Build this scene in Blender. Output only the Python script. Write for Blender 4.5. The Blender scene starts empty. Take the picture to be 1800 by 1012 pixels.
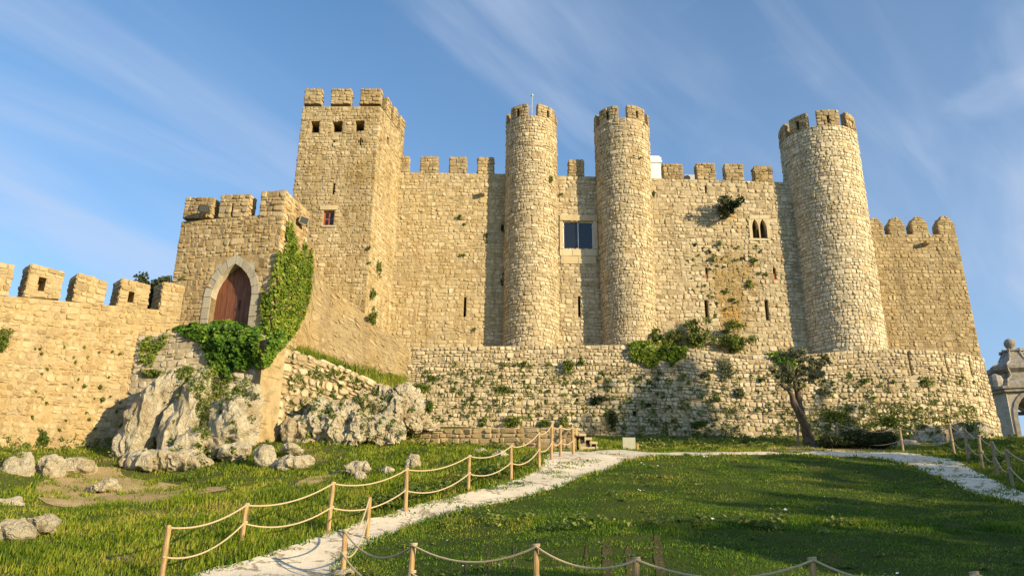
import bpy, bmesh, math, random
import numpy as np
from mathutils import Vector, Matrix, noise as mnoise

# ------------------------------------------------------------------ camera, sky, sun, exposure
SC = bpy.context.scene
COL = SC.collection
F = 1450.0; CX, CY = 900.0, 506.0
TH = math.radians(19.9); RO = math.radians(0.64)
_r0 = np.array([1.0, 0, 0]); _u0 = np.array([0, -math.sin(TH), math.cos(TH)]); _f0 = np.array([0, math.cos(TH), math.sin(TH)])
CR = math.cos(RO) * _r0 + math.sin(RO) * _u0
CU = -math.sin(RO) * _r0 + math.cos(RO) * _u0
CF = _f0
cam_d = bpy.data.cameras.new('camera'); cam = bpy.data.objects.new('camera', cam_d); COL.objects.link(cam)
m = Matrix.Identity(4)
for i in range(3):
    m[i][0] = CR[i]; m[i][1] = CU[i]; m[i][2] = -CF[i]
cam.matrix_world = m
cam_d.sensor_fit = 'HORIZONTAL'; cam_d.sensor_width = 36; cam_d.lens = F / 1800 * 36
cam_d.clip_start = 0.1; cam_d.clip_end = 8000
SC.camera = cam

SUN_AZ, SUN_EL = math.radians(52.5), math.radians(13.5)      # azimuth measured from -Y towards +X
sun_dir = np.array([math.sin(SUN_AZ) * math.cos(SUN_EL), -math.cos(SUN_AZ) * math.cos(SUN_EL), math.sin(SUN_EL)])
sd = bpy.data.lights.new('sun', 'SUN'); sd.energy = 5.0; sd.angle = math.radians(0.5); sd.color = (1.0, 0.785, 0.45)
so = bpy.data.objects.new('sun', sd); COL.objects.link(so)
so.rotation_euler = Vector(sun_dir).to_track_quat('Z', 'Y').to_euler()
so.location = (30, -30, 40)

W = bpy.data.worlds.new('World'); SC.world = W; W.use_nodes = True
nt = W.node_tree; N = nt.nodes; L = nt.links
bg = N['Background']
sky = N.new('ShaderNodeTexSky'); sky.sky_type = 'NISHITA'; sky.sun_disc = False
sky.sun_elevation = SUN_EL; sky.sun_rotation = math.pi - SUN_AZ
sky.air_density = 1.0; sky.dust_density = 0.6; sky.ozone_density = 1.6; sky.altitude = 80
tc = N.new('ShaderNodeTexCoord')
sep = N.new('ShaderNodeSeparateXYZ'); L.new(tc.outputs['Generated'], sep.inputs[0])
def wmath(op, a, b=None, clamp=False):
    n = N.new('ShaderNodeMath'); n.operation = op; n.use_clamp = clamp
    for i, v in enumerate((a, b)):
        if v is None: continue
        if isinstance(v, (int, float)): n.inputs[i].default_value = v
        else: L.new(v, n.inputs[i])
    return n.outputs[0]
zz = wmath('ADD', wmath('MAXIMUM', sep.outputs['Z'], 0.0), 0.22)
pxx = wmath('DIVIDE', sep.outputs['X'], zz); pyy = wmath('DIVIDE', sep.outputs['Y'], zz)
comb = N.new('ShaderNodeCombineXYZ'); L.new(pxx, comb.inputs[0]); L.new(pyy, comb.inputs[1])
def cloud_layer(rot, sx, sy, scale, lo, hi, det=6, dist=0.6, off=0.0):
    mp = N.new('ShaderNodeMapping'); mp.inputs['Rotation'].default_value = (0, 0, math.radians(rot))
    mp.inputs['Scale'].default_value = (sx, sy, 1); mp.inputs['Location'].default_value = (off, off * .7, 0)
    rt = N.new('ShaderNodeMapping'); rt.inputs['Rotation'].default_value = (0, 0, math.radians(rot))
    L.new(comb.outputs[0], rt.inputs[0])
    mp.inputs['Rotation'].default_value = (0, 0, 0)
    L.new(rt.outputs[0], mp.inputs[0])
    nz = N.new('ShaderNodeTexNoise'); nz.inputs['Scale'].default_value = scale; nz.inputs['Detail'].default_value = det
    nz.inputs['Roughness'].default_value = 0.52; nz.inputs['Distortion'].default_value = dist
    L.new(mp.outputs[0], nz.inputs['Vector'])
    mr = N.new('ShaderNodeMapRange'); mr.interpolation_type = 'SMOOTHSTEP'
    mr.inputs['From Min'].default_value = lo; mr.inputs['From Max'].default_value = hi
    L.new(nz.outputs['Fac'], mr.inputs['Value'])
    return mr.outputs['Result']
c1 = cloud_layer(-52, 0.34, 1.5, 2.0, 0.40, 0.74, 5, 0.7, 11.4)
c2 = cloud_layer(-48, 0.55, 3.2, 2.4, 0.46, 0.82, 5, 0.9, 1.7)
c3 = cloud_layer(-60, 0.7, 0.9, 1.1, 0.38, 0.68, 4, 0.3, 7.3)
c4 = cloud_layer(20, 1.0, 1.3, 3.4, 0.56, 0.80, 7, 1.0, 5.2)
msk = wmath('ADD', wmath('MULTIPLY', c1, 0.44), wmath('MULTIPLY', wmath('MULTIPLY', c2, c3), 0.34))
msk = wmath('ADD', msk, wmath('MULTIPLY', wmath('MULTIPLY', c4, c3), 0.34))
msk = wmath('ADD', msk, wmath('MULTIPLY', c3, 0.14))
# thin veil, thicker towards the horizon all round
low = N.new('ShaderNodeMapRange'); low.inputs['From Min'].default_value = 0.0; low.inputs['From Max'].default_value = 0.62
low.inputs['To Min'].default_value = 0.36; low.inputs['To Max'].default_value = 0.03
L.new(sep.outputs['Z'], low.inputs['Value'])
msk = wmath('ADD', msk, low.outputs['Result'], True)
mixc = N.new('ShaderNodeMix'); mixc.data_type = 'RGBA'
tintc = N.new('ShaderNodeMix'); tintc.data_type = 'RGBA'; tintc.blend_type = 'MULTIPLY'; tintc.inputs[0].default_value = 1.0
L.new(sky.outputs[0], tintc.inputs[6]); tintc.inputs[7].default_value = (1.36, 1.92, 2.3, 1)
L.new(msk, mixc.inputs[0]); L.new(tintc.outputs[2], mixc.inputs[6])
mixc.inputs[7].default_value = (5.6, 6.5, 8.3, 1)
L.new(mixc.outputs[2], bg.inputs['Color'])
bg.inputs['Strength'].default_value = 0.070

SC.view_settings.view_transform = 'Standard'; SC.view_settings.look = 'None'
SC.view_settings.exposure = 0.62; SC.view_settings.gamma = 1.0
SC.view_settings.use_curve_mapping = False
SC.render.engine = 'CYCLES'
SC.cycles.max_bounces = 5; SC.cycles.diffuse_bounces = 2; SC.cycles.transparent_max_bounces = 4

# ------------------------------------------------------------------ helpers: pixels of the survey photo <-> world
RNG = np.random.default_rng(7)
random.seed(7)
def ray(px, py):
    u = (np.asarray(px, float) - CX) / F; v = (CY - np.asarray(py, float)) / F
    return u[..., None] * CR + v[..., None] * CU + CF
def atz(px, py, zc): return ray(px, py) * np.asarray(zc, float)[..., None]
def atY(px, py, Y):
    d = ray(px, py); return d * (np.asarray(Y, float) / d[..., 1])[..., None]
def onpl(px, py, pl):
    (x1, y1), (x2, y2) = pl
    n = np.array([y2 - y1, -(x2 - x1), 0.0]); d = ray(px, py)
    t = (n[0] * x1 + n[1] * y1) / (d @ n)
    return d * np.asarray(t)[..., None]
def proj(P):
    P = np.asarray(P, float); z = P @ CF
    z = np.where(np.abs(z) < 1e-6, 1e-6, z)
    return CX + F * (P @ CR) / z, CY - F * (P @ CU) / z, z
def inpoly(x, y, poly):
    poly = np.asarray(poly, float); x = np.asarray(x); y = np.asarray(y)
    r = np.zeros(x.shape, bool); n = len(poly); j = n - 1
    for i in range(n):
        xi, yi = poly[i]; xj, yj = poly[j]
        c = ((yi > y) != (yj > y)) & (x < (xj - xi) * (y - yi) / (yj - yi + 1e-12) + xi)
        r ^= c; j = i
    return r

# ------------------------------------------------------------------ helpers: objects
def link(o, parent=None):
    COL.objects.link(o)
    if parent is not None: o.parent = parent
    return o
def thing(name, label, cat, loc=(0, 0, 0), group=None):
    o = bpy.data.objects.new(name, None); o.location = Vector(loc); o.empty_display_size = 0.3
    o['label'] = label; o['category'] = cat
    if group: o['group'] = group
    o['kind'] = 'thing'
    return link(o)
def tag(o, label, cat, group=None, kind=None):
    o['label'] = label; o['category'] = cat
    if group: o['group'] = group
    o['kind'] = kind or 'thing'
    return o
def base_of(parent):
    b = Vector((0, 0, 0))
    while parent is not None:
        b = b + parent.location; parent = parent.parent
    return np.array(b)
def mesh_obj(name, V, Fc, mats, parent=None, origin=None, smooth=False, midx=None, tint=None, kind=None):
    """one mesh object from world-space vertices; origin = world position of the object's origin"""
    V = np.asarray(V, float).reshape(-1, 3)
    pb = base_of(parent) if parent is not None else np.zeros(3)
    if origin is None: origin = pb if parent is not None else np.zeros(3)
    origin = np.asarray(origin, float)
    me = bpy.data.meshes.new(name)
    me.from_pydata((V - origin).tolist(), [], Fc)
    if not isinstance(mats, (list, tuple)): mats = [mats]
    for mt in mats: me.materials.append(mt)
    if midx is not None: me.polygons.foreach_set('material_index', np.asarray(midx, np.int32))
    if tint is not None:
        a = me.attributes.new('tint', 'FLOAT', 'FACE'); a.data.foreach_set('value', np.asarray(tint, np.float32))
    if smooth: me.polygons.foreach_set('use_smooth', np.ones(len(me.polygons), bool))
    o = bpy.data.objects.new(name, me); o.location = Vector(origin - pb)
    if kind: o['kind'] = kind
    return link(o, parent)
def fast_mesh(name, V, tris_or_quads, mats, parent=None, tint=None, kind=None, smooth=False, sizes=None):
    """big meshes: faces given as an (n,k) array, or flat loop array with sizes"""
    V = np.asarray(V, np.float32).reshape(-1, 3)
    pb = base_of(parent) if parent is not None else np.zeros(3)
    me = bpy.data.meshes.new(name)
    me.vertices.add(len(V)); me.vertices.foreach_set('co', (V - pb.astype(np.float32)).ravel())
    Fa = np.asarray(tris_or_quads)
    if sizes is None:
        n, k = Fa.shape; sizes = np.full(n, k, np.int32); Fa = Fa.ravel()
    sizes = np.asarray(sizes, np.int32)
    st = np.concatenate([[0], np.cumsum(sizes)[:-1]]).astype(np.int32)
    me.loops.add(len(Fa)); me.loops.foreach_set('vertex_index', Fa.astype(np.int32))
    me.polygons.add(len(sizes)); me.polygons.foreach_set('loop_start', st); me.polygons.foreach_set('loop_total', sizes)
    if smooth: me.polygons.foreach_set('use_smooth', np.ones(len(sizes), bool))
    else: me.polygons.foreach_set('use_smooth', np.zeros(len(sizes), bool))
    if tint is not None:
        a = me.attributes.new('tint', 'FLOAT', 'FACE'); a.data.foreach_set('value', np.asarray(tint, np.float32))
    if not isinstance(mats, (list, tuple)): mats = [mats]
    for mt in mats: me.materials.append(mt)
    me.update(); me.validate()
    o = bpy.data.objects.new(name, me)
    if kind: o['kind'] = kind
    return link(o, parent)
class MB:
    """collects simple shapes"""
    def __init__(s): s.v = []; s.f = []
    def add(s, V, Fc):
        b = len(s.v); s.v += [tuple(map(float, p)) for p in V]; s.f += [[b + i for i in f] for f in Fc]; return s
    def box(s, lo, hi, ax=None, o=None):
        lo = np.array(lo, float); hi = np.array(hi, float)
        c = np.array([[(lo, hi)[i][0], (lo, hi)[j][1], (lo, hi)[k][2]] for i in (0, 1) for j in (0, 1) for k in (0, 1)])
        if ax is not None: c = c @ np.array(ax, float)
        if o is not None: c = c + np.array(o, float)
        return s.add(c, [[0, 1, 3, 2], [4, 6, 7, 5], [0, 4, 5, 1], [2, 3, 7, 6], [0, 2, 6, 4], [1, 5, 7, 3]])
    def tube(s, pts, rad, n=8, cap=True):
        pts = [Vector(p) for p in pts]; V = []; k = len(pts)
        rad = [rad] * k if isinstance(rad, (int, float)) else rad
        up = Vector((0.13, 0.21, 0.97))
        for i, p in enumerate(pts):
            t = (pts[min(i + 1, k - 1)] - pts[max(i - 1, 0)]).normalized()
            a = t.cross(up if abs(t.dot(up)) < .95 else Vector((1, 0, 0))).normalized(); b = t.cross(a)
            for j in range(n):
                q = 2 * math.pi * j / n; V.append(p + (a * math.cos(q) + b * math.sin(q)) * rad[i])
        Fc = [[i * n + j, i * n + (j + 1) % n, (i + 1) * n + (j + 1) % n, (i + 1) * n + j] for i in range(k - 1) for j in range(n)]
        if cap: Fc += [list(range(n))[::-1], [(k - 1) * n + j for j in range(n)]]
        return s.add(V, Fc)
    def lathe(s, prof, c, n=16, ang0=0.0, ang1=2 * math.pi):
        V = []; Fc = []; k = len(prof)
        for (r, z) in prof:
            for j in range(n):
                q = ang0 + (ang1 - ang0) * j / n
                V.append((c[0] + r * math.cos(q), c[1] + r * math.sin(q), c[2] + z))
        for i in range(k - 1):
            for j in range(n): Fc.append([i * n + j, i * n + (j + 1) % n, (i + 1) * n + (j + 1) % n, (i + 1) * n + j])
        Fc += [list(range(n))[::-1], [(k - 1) * n + j for j in range(n)]]
        return s.add(V, Fc)
    def build(s, name, mat, parent=None, origin=None, smooth=False, kind=None):
        return mesh_obj(name, s.v, s.f, mat, parent, origin, smooth, kind=kind)

# ------------------------------------------------------------------ materials
def newmat(name):
    mt = bpy.data.materials.new(name); mt.use_nodes = True
    return mt, mt.node_tree.nodes, mt.node_tree.links, mt.node_tree.nodes['Principled BSDF']
def nd(N, t, **k):
    n = N.new(t)
    for a, v in k.items(): setattr(n, a, v)
    return n
def noise_node(N, L, vec, scale, det=4, rough=.55, dist=0):
    n = N.new('ShaderNodeTexNoise'); n.inputs['Scale'].default_value = scale; n.inputs['Detail'].default_value = det
    n.inputs['Roughness'].default_value = rough; n.inputs['Distortion'].default_value = dist
    L.new(vec, n.inputs['Vector']); return n.outputs['Fac']
def mrange(N, L, v, a, b, c=0.0, d=1.0, smooth=True):
    n = N.new('ShaderNodeMapRange'); n.interpolation_type = 'SMOOTHSTEP' if smooth else 'LINEAR'
    n.inputs['From Min'].default_value = a; n.inputs['From Max'].default_value = b
    n.inputs['To Min'].default_value = c; n.inputs['To Max'].default_value = d
    L.new(v, n.inputs['Value']); return n.outputs['Result']
def mixcol(N, L, fac, a, b, mode='MIX'):
    n = N.new('ShaderNodeMix'); n.data_type = 'RGBA'; n.blend_type = mode
    for i, v in ((0, fac), (6, a), (7, b)):
        if isinstance(v, (int, float)): n.inputs[i].default_value = v
        elif isinstance(v, tuple): n.inputs[i].default_value = (*v, 1) if len(v) == 3 else v
        else: L.new(v, n.inputs[i])
    return n.outputs[2]
def scaled(N, L, vec, s, rot=(0, 0, 0)):
    n = N.new('ShaderNodeMapping'); n.inputs['Scale'].default_value = s; n.inputs['Rotation'].default_value = rot
    L.new(vec, n.inputs[0]); return n.outputs[0]
def vmul(N, L, a, k):
    n = N.new('ShaderNodeMath'); n.operation = 'MULTIPLY'
    for i, v in enumerate((a, k)):
        if isinstance(v, (int, float)): n.inputs[i].default_value = v
        else: L.new(v, n.inputs[i])
    return n.outputs[0]

def stone_mat(name, stops, ochre=(.30, .19, .07), och=(.50, .72, .7), grime=.45, bump=.6, lichen=.35, use_tint=True, patch=None):
    """rubble masonry: each stone has its own tint; lichen, rust-coloured bloom and run-off streaks lie over many stones"""
    mt, N, L, B = newmat(name)
    pos = N.new('ShaderNodeNewGeometry').outputs['Position']
    if use_tint:
        at = nd(N, 'ShaderNodeAttribute', attribute_name='tint').outputs['Fac']
        tv = N.new('ShaderNodeMath'); tv.operation = 'ADD'; L.new(at, tv.inputs[0])
        L.new(mrange(N, L, noise_node(N, L, pos, 2.2, 3), .25, .75, -.16, .16), tv.inputs[1]); tv = tv.outputs[0]
    else:
        tv = mrange(N, L, noise_node(N, L, pos, 3.0, 7, .65), .25, .75, 0, 1)
    rp = N.new('ShaderNodeValToRGB'); L.new(tv, rp.inputs[0])
    while len(rp.color_ramp.elements) < len(stops): rp.color_ramp.elements.new(.5)
    for e, (p, c) in zip(rp.color_ramp.elements, stops): e.position = p; e.color = (*c, 1)
    col = rp.outputs[0]
    f = mrange(N, L, noise_node(N, L, scaled(N, L, pos, (1, 1, .45)), .55, 6, .6, .4), och[0], och[1], 0, och[2])
    col = mixcol(N, L, f, col, ochre)
    if patch:                                    # rust and moss bloom of its own shape round a seep line
        for (c, r, colr, amt) in patch:
            sb = N.new('ShaderNodeVectorMath'); sb.operation = 'SUBTRACT'; L.new(pos, sb.inputs[0]); sb.inputs[1].default_value = c
            sc = scaled(N, L, sb.outputs[0], (1 / r[0], 1 / r[1], 1 / r[2]))
            ln = N.new('ShaderNodeVectorMath'); ln.operation = 'LENGTH'; L.new(sc, ln.inputs[0])
            ad = N.new('ShaderNodeMath'); ad.operation = 'ADD'; L.new(ln.outputs['Value'], ad.inputs[0])
            L.new(mrange(N, L, noise_node(N, L, pos, 1.6, 5, .6), .2, .8, -.5, .5), ad.inputs[1])
            col = mixcol(N, L, mrange(N, L, ad.outputs[0], .45, 1.05, amt, 0), col, colr)
    st = mrange(N, L, noise_node(N, L, scaled(N, L, pos, (1.7, 1.7, .13)), 1.0, 6, .62), .49, .72, 0, grime)
    col = mixcol(N, L, st, col, (.10, .075, .045))
    col = mixcol(N, L, mrange(N, L, noise_node(N, L, scaled(N, L, pos, (1, 1, .6)), .42, 7, .66, .6), .47, .66, 0, .36), col, (.34, .29, .205))
    col = mixcol(N, L, mrange(N, L, noise_node(N, L, scaled(N, L, pos, (1, 1, .8)), .8, 7, .68, .9), .55, .70, 0, .25), col, (.60, .51, .35))
    sp = mrange(N, L, noise_node(N, L, pos, 7.5, 5, .7), .56, .72, 0, lichen)
    col = mixcol(N, L, sp, col, (.115, .10, .075))
    wt = mrange(N, L, noise_node(N, L, pos, 11.0, 4, .6), .58, .72, 0, .35)
    col = mixcol(N, L, wt, col, (.52, .46, .36))
    fine = mrange(N, L, noise_node(N, L, pos, 26, 6, .7), .2, .8, .70, 1.22)
    col = mixcol(N, L, 1.0, col, fine, 'MULTIPLY')
    L.new(col, B.inputs['Base Color']); B.inputs['Roughness'].default_value = .95
    B.inputs['Specular IOR Level'].default_value = .12
    bp = N.new('ShaderNodeBump'); bp.inputs['Strength'].default_value = bump; bp.inputs['Distance'].default_value = .05
    L.new(noise_node(N, L, pos, 9, 9, .68), bp.inputs['Height']); L.new(bp.outputs[0], B.inputs['Normal'])
    return mt
def plain_mat(name, col, rough=.8, var=.2, scale=6, bump=0, spec=.3, metal=0, stretch=(1, 1, 1)):
    mt, N, L, B = newmat(name)
    pos = N.new('ShaderNodeTexCoord').outputs['Object']
    p2 = scaled(N, L, pos, stretch)
    f = mrange(N, L, noise_node(N, L, p2, scale, 5, .6), .25, .75, 1 - var, 1 + var)
    L.new(mixcol(N, L, 1.0, col, f, 'MULTIPLY'), B.inputs['Base Color'])
    B.inputs['Roughness'].default_value = rough; B.inputs['Specular IOR Level'].default_value = spec; B.inputs['Metallic'].default_value = metal
    if bump:
        bp = N.new('ShaderNodeBump'); bp.inputs['Strength'].default_value = bump; bp.inputs['Distance'].default_value = .02
        L.new(noise_node(N, L, p2, scale * 4, 6, .6), bp.inputs['Height']); L.new(bp.outputs[0], B.inputs['Normal'])
    return mt
def leaf_mat(name, stops, transl=.35, wscale=.5):
    mt, N, L, B = newmat(name)
    at = nd(N, 'ShaderNodeAttribute', attribute_name='tint').outputs['Fac']
    pos = N.new('ShaderNodeNewGeometry').outputs['Position']
    ad = N.new('ShaderNodeMath'); ad.operation = 'ADD'; L.new(at, ad.inputs[0])
    L.new(mrange(N, L, noise_node(N, L, pos, wscale, 4, .6), .25, .75, -.35, .35), ad.inputs[1])
    rp = N.new('ShaderNodeValToRGB'); L.new(ad.outputs[0], rp.inputs[0])
    while len(rp.color_ramp.elements) < len(stops): rp.color_ramp.elements.new(.5)
    for e, (p, c) in zip(rp.color_ramp.elements, stops): e.position = p; e.color = (*c, 1)
    L.new(rp.outputs[0], B.inputs['Base Color']); B.inputs['Roughness'].default_value = .55; B.inputs['Specular IOR Level'].default_value = .25
    tr = N.new('ShaderNodeBsdfTranslucent'); L.new(rp.outputs[0], tr.inputs[0])
    mx = N.new('ShaderNodeMixShader'); mx.inputs[0].default_value = transl
    L.new(B.outputs[0], mx.inputs[1]); L.new(tr.outputs[0], mx.inputs[2])
    L.new(mx.outputs[0], N['Material Output'].inputs['Surface'])
    return mt

M = {}
PALE = [(0, (.31, .24, .14)), (.25, (.45, .365, .23)), (.5, (.54, .45, .30)), (.75, (.61, .53, .38)), (1, (.46, .335, .17))]
GOLD = [(0, (.27, .19, .09)), (.3, (.40, .29, .15)), (.55, (.48, .37, .21)), (.8, (.54, .44, .28)), (1, (.36, .23, .09))]
DARK = [(0, (.23, .165, .085)), (.3, (.34, .25, .13)), (.6, (.42, .325, .18)), (.85, (.48, .39, .24)), (1, (.30, .20, .085))]
OLDB = [(0, (.27, .20, .105)), (.3, (.37, .285, .155)), (.6, (.44, .345, .195)), (.85, (.48, .395, .24)), (1, (.33, .225, .10))]
GREY = [(0, (.26, .22, .16)), (.3, (.40, .35, .26)), (.6, (.48, .42, .32)), (.85, (.55, .49, .39)), (1, (.36, .29, .19))]
def build_mats():
    M['pale'] = stone_mat('pale rubble', PALE, och=(.54, .76, .45), grime=.30, lichen=.28)
    M['gold'] = stone_mat('golden rubble', GOLD, och=(.46, .70, .6), grime=.35, lichen=.30)
    M['old'] = stone_mat('brown rubble', OLDB, och=(.50, .74, .5), grime=.6, lichen=.40)
    M['flush'] = stone_mat('flush pointed rubble', [(0, (.36, .28, .15)), (.3, (.47, .37, .21)), (.6, (.54, .44, .27)), (.85, (.59, .50, .34)), (1, (.45, .32, .14))], och=(.46, .72, .55), grime=.3, lichen=.3)
    M['dark'] = stone_mat('weathered merlon stone', DARK, och=(.46, .7, .5), grime=.5, lichen=.5)
    M['grey'] = stone_mat('grey rubble', GREY, och=(.58, .8, .35), grime=.5, lichen=.45)
    M['ret'] = stone_mat('retaining wall rubble', [(0, (.32, .25, .15)), (.25, (.46, .38, .245)), (.5, (.56, .47, .32)), (.8, (.64, .56, .41)), (1, (.45, .34, .18))], och=(.54, .78, .45), grime=.42, lichen=.35)
    M['white_rubble'] = stone_mat('bleached rubble', [(0, (.38, .31, .20)), (.25, (.53, .45, .31)), (.5, (.62, .54, .39)), (.75, (.69, .62, .47)), (1, (.54, .42, .24))], och=(.58, .8, .35), grime=.3, lichen=.25)
    M['keep'] = stone_mat('keep rubble', [(0, (.27, .20, .11)), (.3, (.41, .32, .18)), (.55, (.48, .39, .24)), (.8, (.55, .47, .32)), (1, (.36, .26, .11))],
                          ochre=(.26, .18, .06), och=(.47, .70, .7), grime=.62, lichen=.4)
    c = atY(1290, 500, 45.9)
    M['seep'] = stone_mat('seeping rubble', PALE, och=(.54, .76, .45), grime=.30, lichen=.30,
                          patch=[(tuple(c), (1.5, 3, 3.0), (.29, .19, .045), .75), (tuple(atY(1285, 555, 45.9)), (1.0, 3, 1.2), (.36, .20, .03), .7)])
    for k, c in (('mortar', (.34, .26, .15)), ('mortar_pale', (.41, .33, .205)), ('mortar_gold', (.42, .31, .16)), ('mortar_dark', (.30, .22, .12)), ('plaster', (.40, .305, .165))):
        sv = [(0, tuple(x * .72 for x in c)), (.5, c), (1, tuple(min(.7, x * 1.2) for x in c))]
        M[k] = stone_mat(k.replace('_', ' '), sv, och=(.5, .72, .4), grime=.3, lichen=.3, use_tint=False, bump=.7)
    M['ashlar'] = stone_mat('dressed limestone', [(0, (.52, .42, .26)), (.5, (.58, .49, .32)), (1, (.63, .55, .39))], och=(.6, .8, .3), grime=.2, lichen=.1, bump=.2)
    M['archst'] = stone_mat('grey arch stone', [(0, (.36, .32, .25)), (.5, (.43, .39, .31)), (1, (.48, .44, .36))], och=(.6, .8, .25), grime=.3, lichen=.3, bump=.35)
    M['rock'] = rock_mat()
    M['wood'] = plain_mat('fence wood', (.38, .25, .12), .75, .45, 5, .3, stretch=(6, 6, .6))
    M['wood_grey'] = plain_mat('weathered fence wood', (.30, .23, .15), .8, .3, 5, .3, stretch=(6, 6, .6))
    M['door'] = plain_mat('oiled door wood', (.17, .065, .035), .55, .35, 4, .4, stretch=(5, 5, .4))
    M['redwood'] = plain_mat('red window wood', (.30, .085, .03), .5, .15)
    M['rope'] = plain_mat('hemp rope', (.50, .40, .26), .9, .15, 60)
    M['iron'] = plain_mat('black iron', (.035, .03, .028), .5, .2)
    M['lampbody'] = plain_mat('lamp housing', (.05, .05, .045), .4, .1)
    M['lampgrey'] = plain_mat('grey lamp housing', (.33, .30, .24), .45, .1)
    M['lampglass'] = plain_mat('lamp glass', (.07, .075, .08), .1, .05, spec=.6)
    M['glass'] = plain_mat('dark window glass', (.012, .014, .02), .06, .05, spec=.6)
    M['white'] = plain_mat('white paint', (.82, .81, .78), .6, .04)
    M['steel'] = plain_mat('steel', (.5, .5, .5), .35, .05, metal=.8)
    M['steel_grey'] = plain_mat('grey metal cabinet', (.45, .47, .5), .5, .05)
    M['panel'] = plain_mat('pale panel', (.40, .40, .31), .6, .06)
    M['church'] = stone_mat('church plaster', [(0, (.34, .31, .26)), (.5, (.44, .405, .345)), (1, (.52, .48, .41))], och=(.6, .8, .3), grime=.6, lichen=.3, use_tint=False, bump=.2)
    M['churchdark'] = stone_mat('church stone', [(0, (.22, .20, .17)), (.5, (.33, .30, .26)), (1, (.44, .41, .36))], och=(.6, .8, .2), grime=.7, lichen=.6, use_tint=False, bump=.4)
    M['bark'] = plain_mat('olive bark', (.115, .09, .065), .95, .4, 4, .9, stretch=(4, 4, .7))
    M['ivy_bright'] = leaf_mat('young ivy leaves', [(0, (.07, .13, .012)), (.35, (.15, .23, .02)), (.7, (.26, .33, .035)), (1, (.38, .42, .06))], .3, 1.1)
    M['ivy'] = leaf_mat('ivy leaves', [(0, (.045, .11, .012)), (.35, (.09, .20, .02)), (.7, (.19, .30, .03)), (1, (.32, .40, .05))], .28, 1.1)
    M['shrub'] = leaf_mat('shrub leaves', [(0, (.03, .06, .012)), (.5, (.075, .125, .025)), (1, (.15, .20, .04))], .25, .8)
    M['bright_shrub'] = leaf_mat('elder leaves', [(0, (.05, .09, .015)), (.5, (.12, .18, .03)), (1, (.24, .28, .06))], .3, .8)
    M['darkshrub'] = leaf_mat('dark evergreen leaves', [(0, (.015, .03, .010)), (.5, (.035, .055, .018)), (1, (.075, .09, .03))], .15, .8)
    M['olive'] = leaf_mat('olive leaves', [(0, (.08, .095, .045)), (.5, (.18, .20, .105)), (1, (.32, .32, .19))], .2, .8)
    M['weed'] = leaf_mat('weed leaves', [(0, (.06, .10, .02)), (.5, (.15, .21, .035)), (1, (.30, .32, .08))], .3, .6)
    M['meadow'] = leaf_mat('meadow grass', [(0, (.045, .09, .008)), (.35, (.13, .21, .014)), (.65, (.25, .32, .022)), (.88, (.36, .37, .04)), (1, (.44, .37, .10))], .42, .45)
    M['lawn'] = leaf_mat('lawn grass', [(0, (.045, .115, .010)), (.4, (.11, .22, .018)), (.75, (.22, .31, .03)), (1, (.34, .32, .06))], .35, .5)
    M['lawn_soil'] = ground_mat('lawn ground', (.05, .075, .018), (.14, .10, .05), .60, .72, (.07, .095, .02))
    M['soil'] = ground_mat('meadow ground', (.10, .105, .03), (.28, .20, .11), .56, .68, (.11, .12, .03))
    M['gravel'] = gravel_mat()
    M['dirt'] = ground_mat('bare earth', (.46, .325, .165), (.54, .40, .22), .4, .7, (.32, .25, .10))
    M['turf_soil'] = ground_mat('turf soil', (.11, .085, .045), (.15, .11, .06), .4, .7, (.07, .08, .025))
    M['terrace'] = ground_mat('terrace earth', (.2, .18, .1), (.33, .27, .17), .4, .7, (.15, .15, .05))
def rock_mat():
    mt, N, L, B = newmat('limestone outcrop')
    pos = N.new('ShaderNodeNewGeometry').outputs['Position']
    n1 = noise_node(N, L, pos, 1.6, 11, .70, .5)
    rp = N.new('ShaderNodeValToRGB'); L.new(n1, rp.inputs[0])
    st = [(.25, (.22, .17, .10)), (.35, (.47, .40, .275)), (.48, (.62, .55, .405)), (.68, (.70, .64, .50))]
    while len(rp.color_ramp.elements) < 4: rp.color_ramp.elements.new(.5)
    for e, (p, c) in zip(rp.color_ramp.elements, st): e.position = p; e.color = (*c, 1)
    col = rp.outputs[0]
    col = mixcol(N, L, mrange(N, L, noise_node(N, L, pos, .7, 6, .6), .50, .68, 0, .6), col, (.36, .25, .12))
    col = mixcol(N, L, mrange(N, L, noise_node(N, L, pos, 6.5, 9, .74), .57, .71, 0, .6), col, (.17, .15, .105))
    col = mixcol(N, L, mrange(N, L, noise_node(N, L, pos, 1.7, 8, .70), .57, .69, 0, .65), col, (.14, .155, .045))
    L.new(col, B.inputs['Base Color']); B.inputs['Roughness'].default_value = .95; B.inputs['Specular IOR Level'].default_value = .1
    h = N.new('ShaderNodeMath'); h.operation = 'ADD'
    L.new(noise_node(N, L, pos, 3.5, 12, .78, .5), h.inputs[0])
    vo = N.new('ShaderNodeTexVoronoi'); vo.feature = 'DISTANCE_TO_EDGE'; vo.inputs['Scale'].default_value = 2.6
    wp = N.new('ShaderNodeTexNoise'); wp.inputs['Scale'].default_value = 2.5; wp.inputs['Detail'].default_value = 5; L.new(pos, wp.inputs['Vector'])
    av = N.new('ShaderNodeVectorMath'); av.operation = 'ADD'; L.new(pos, av.inputs[0]); L.new(wp.outputs['Color'], av.inputs[1]); L.new(av.outputs[0], vo.inputs['Vector'])
    L.new(vmul(N, L, mrange(N, L, vo.outputs['Distance'], 0, .10), .16), h.inputs[1])
    bp = N.new('ShaderNodeBump'); bp.inputs['Strength'].default_value = 1.0; bp.inputs['Distance'].default_value = .22
    L.new(h.outputs[0], bp.inputs['Height']); L.new(bp.outputs[0], B.inputs['Normal'])
    return mt
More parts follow.
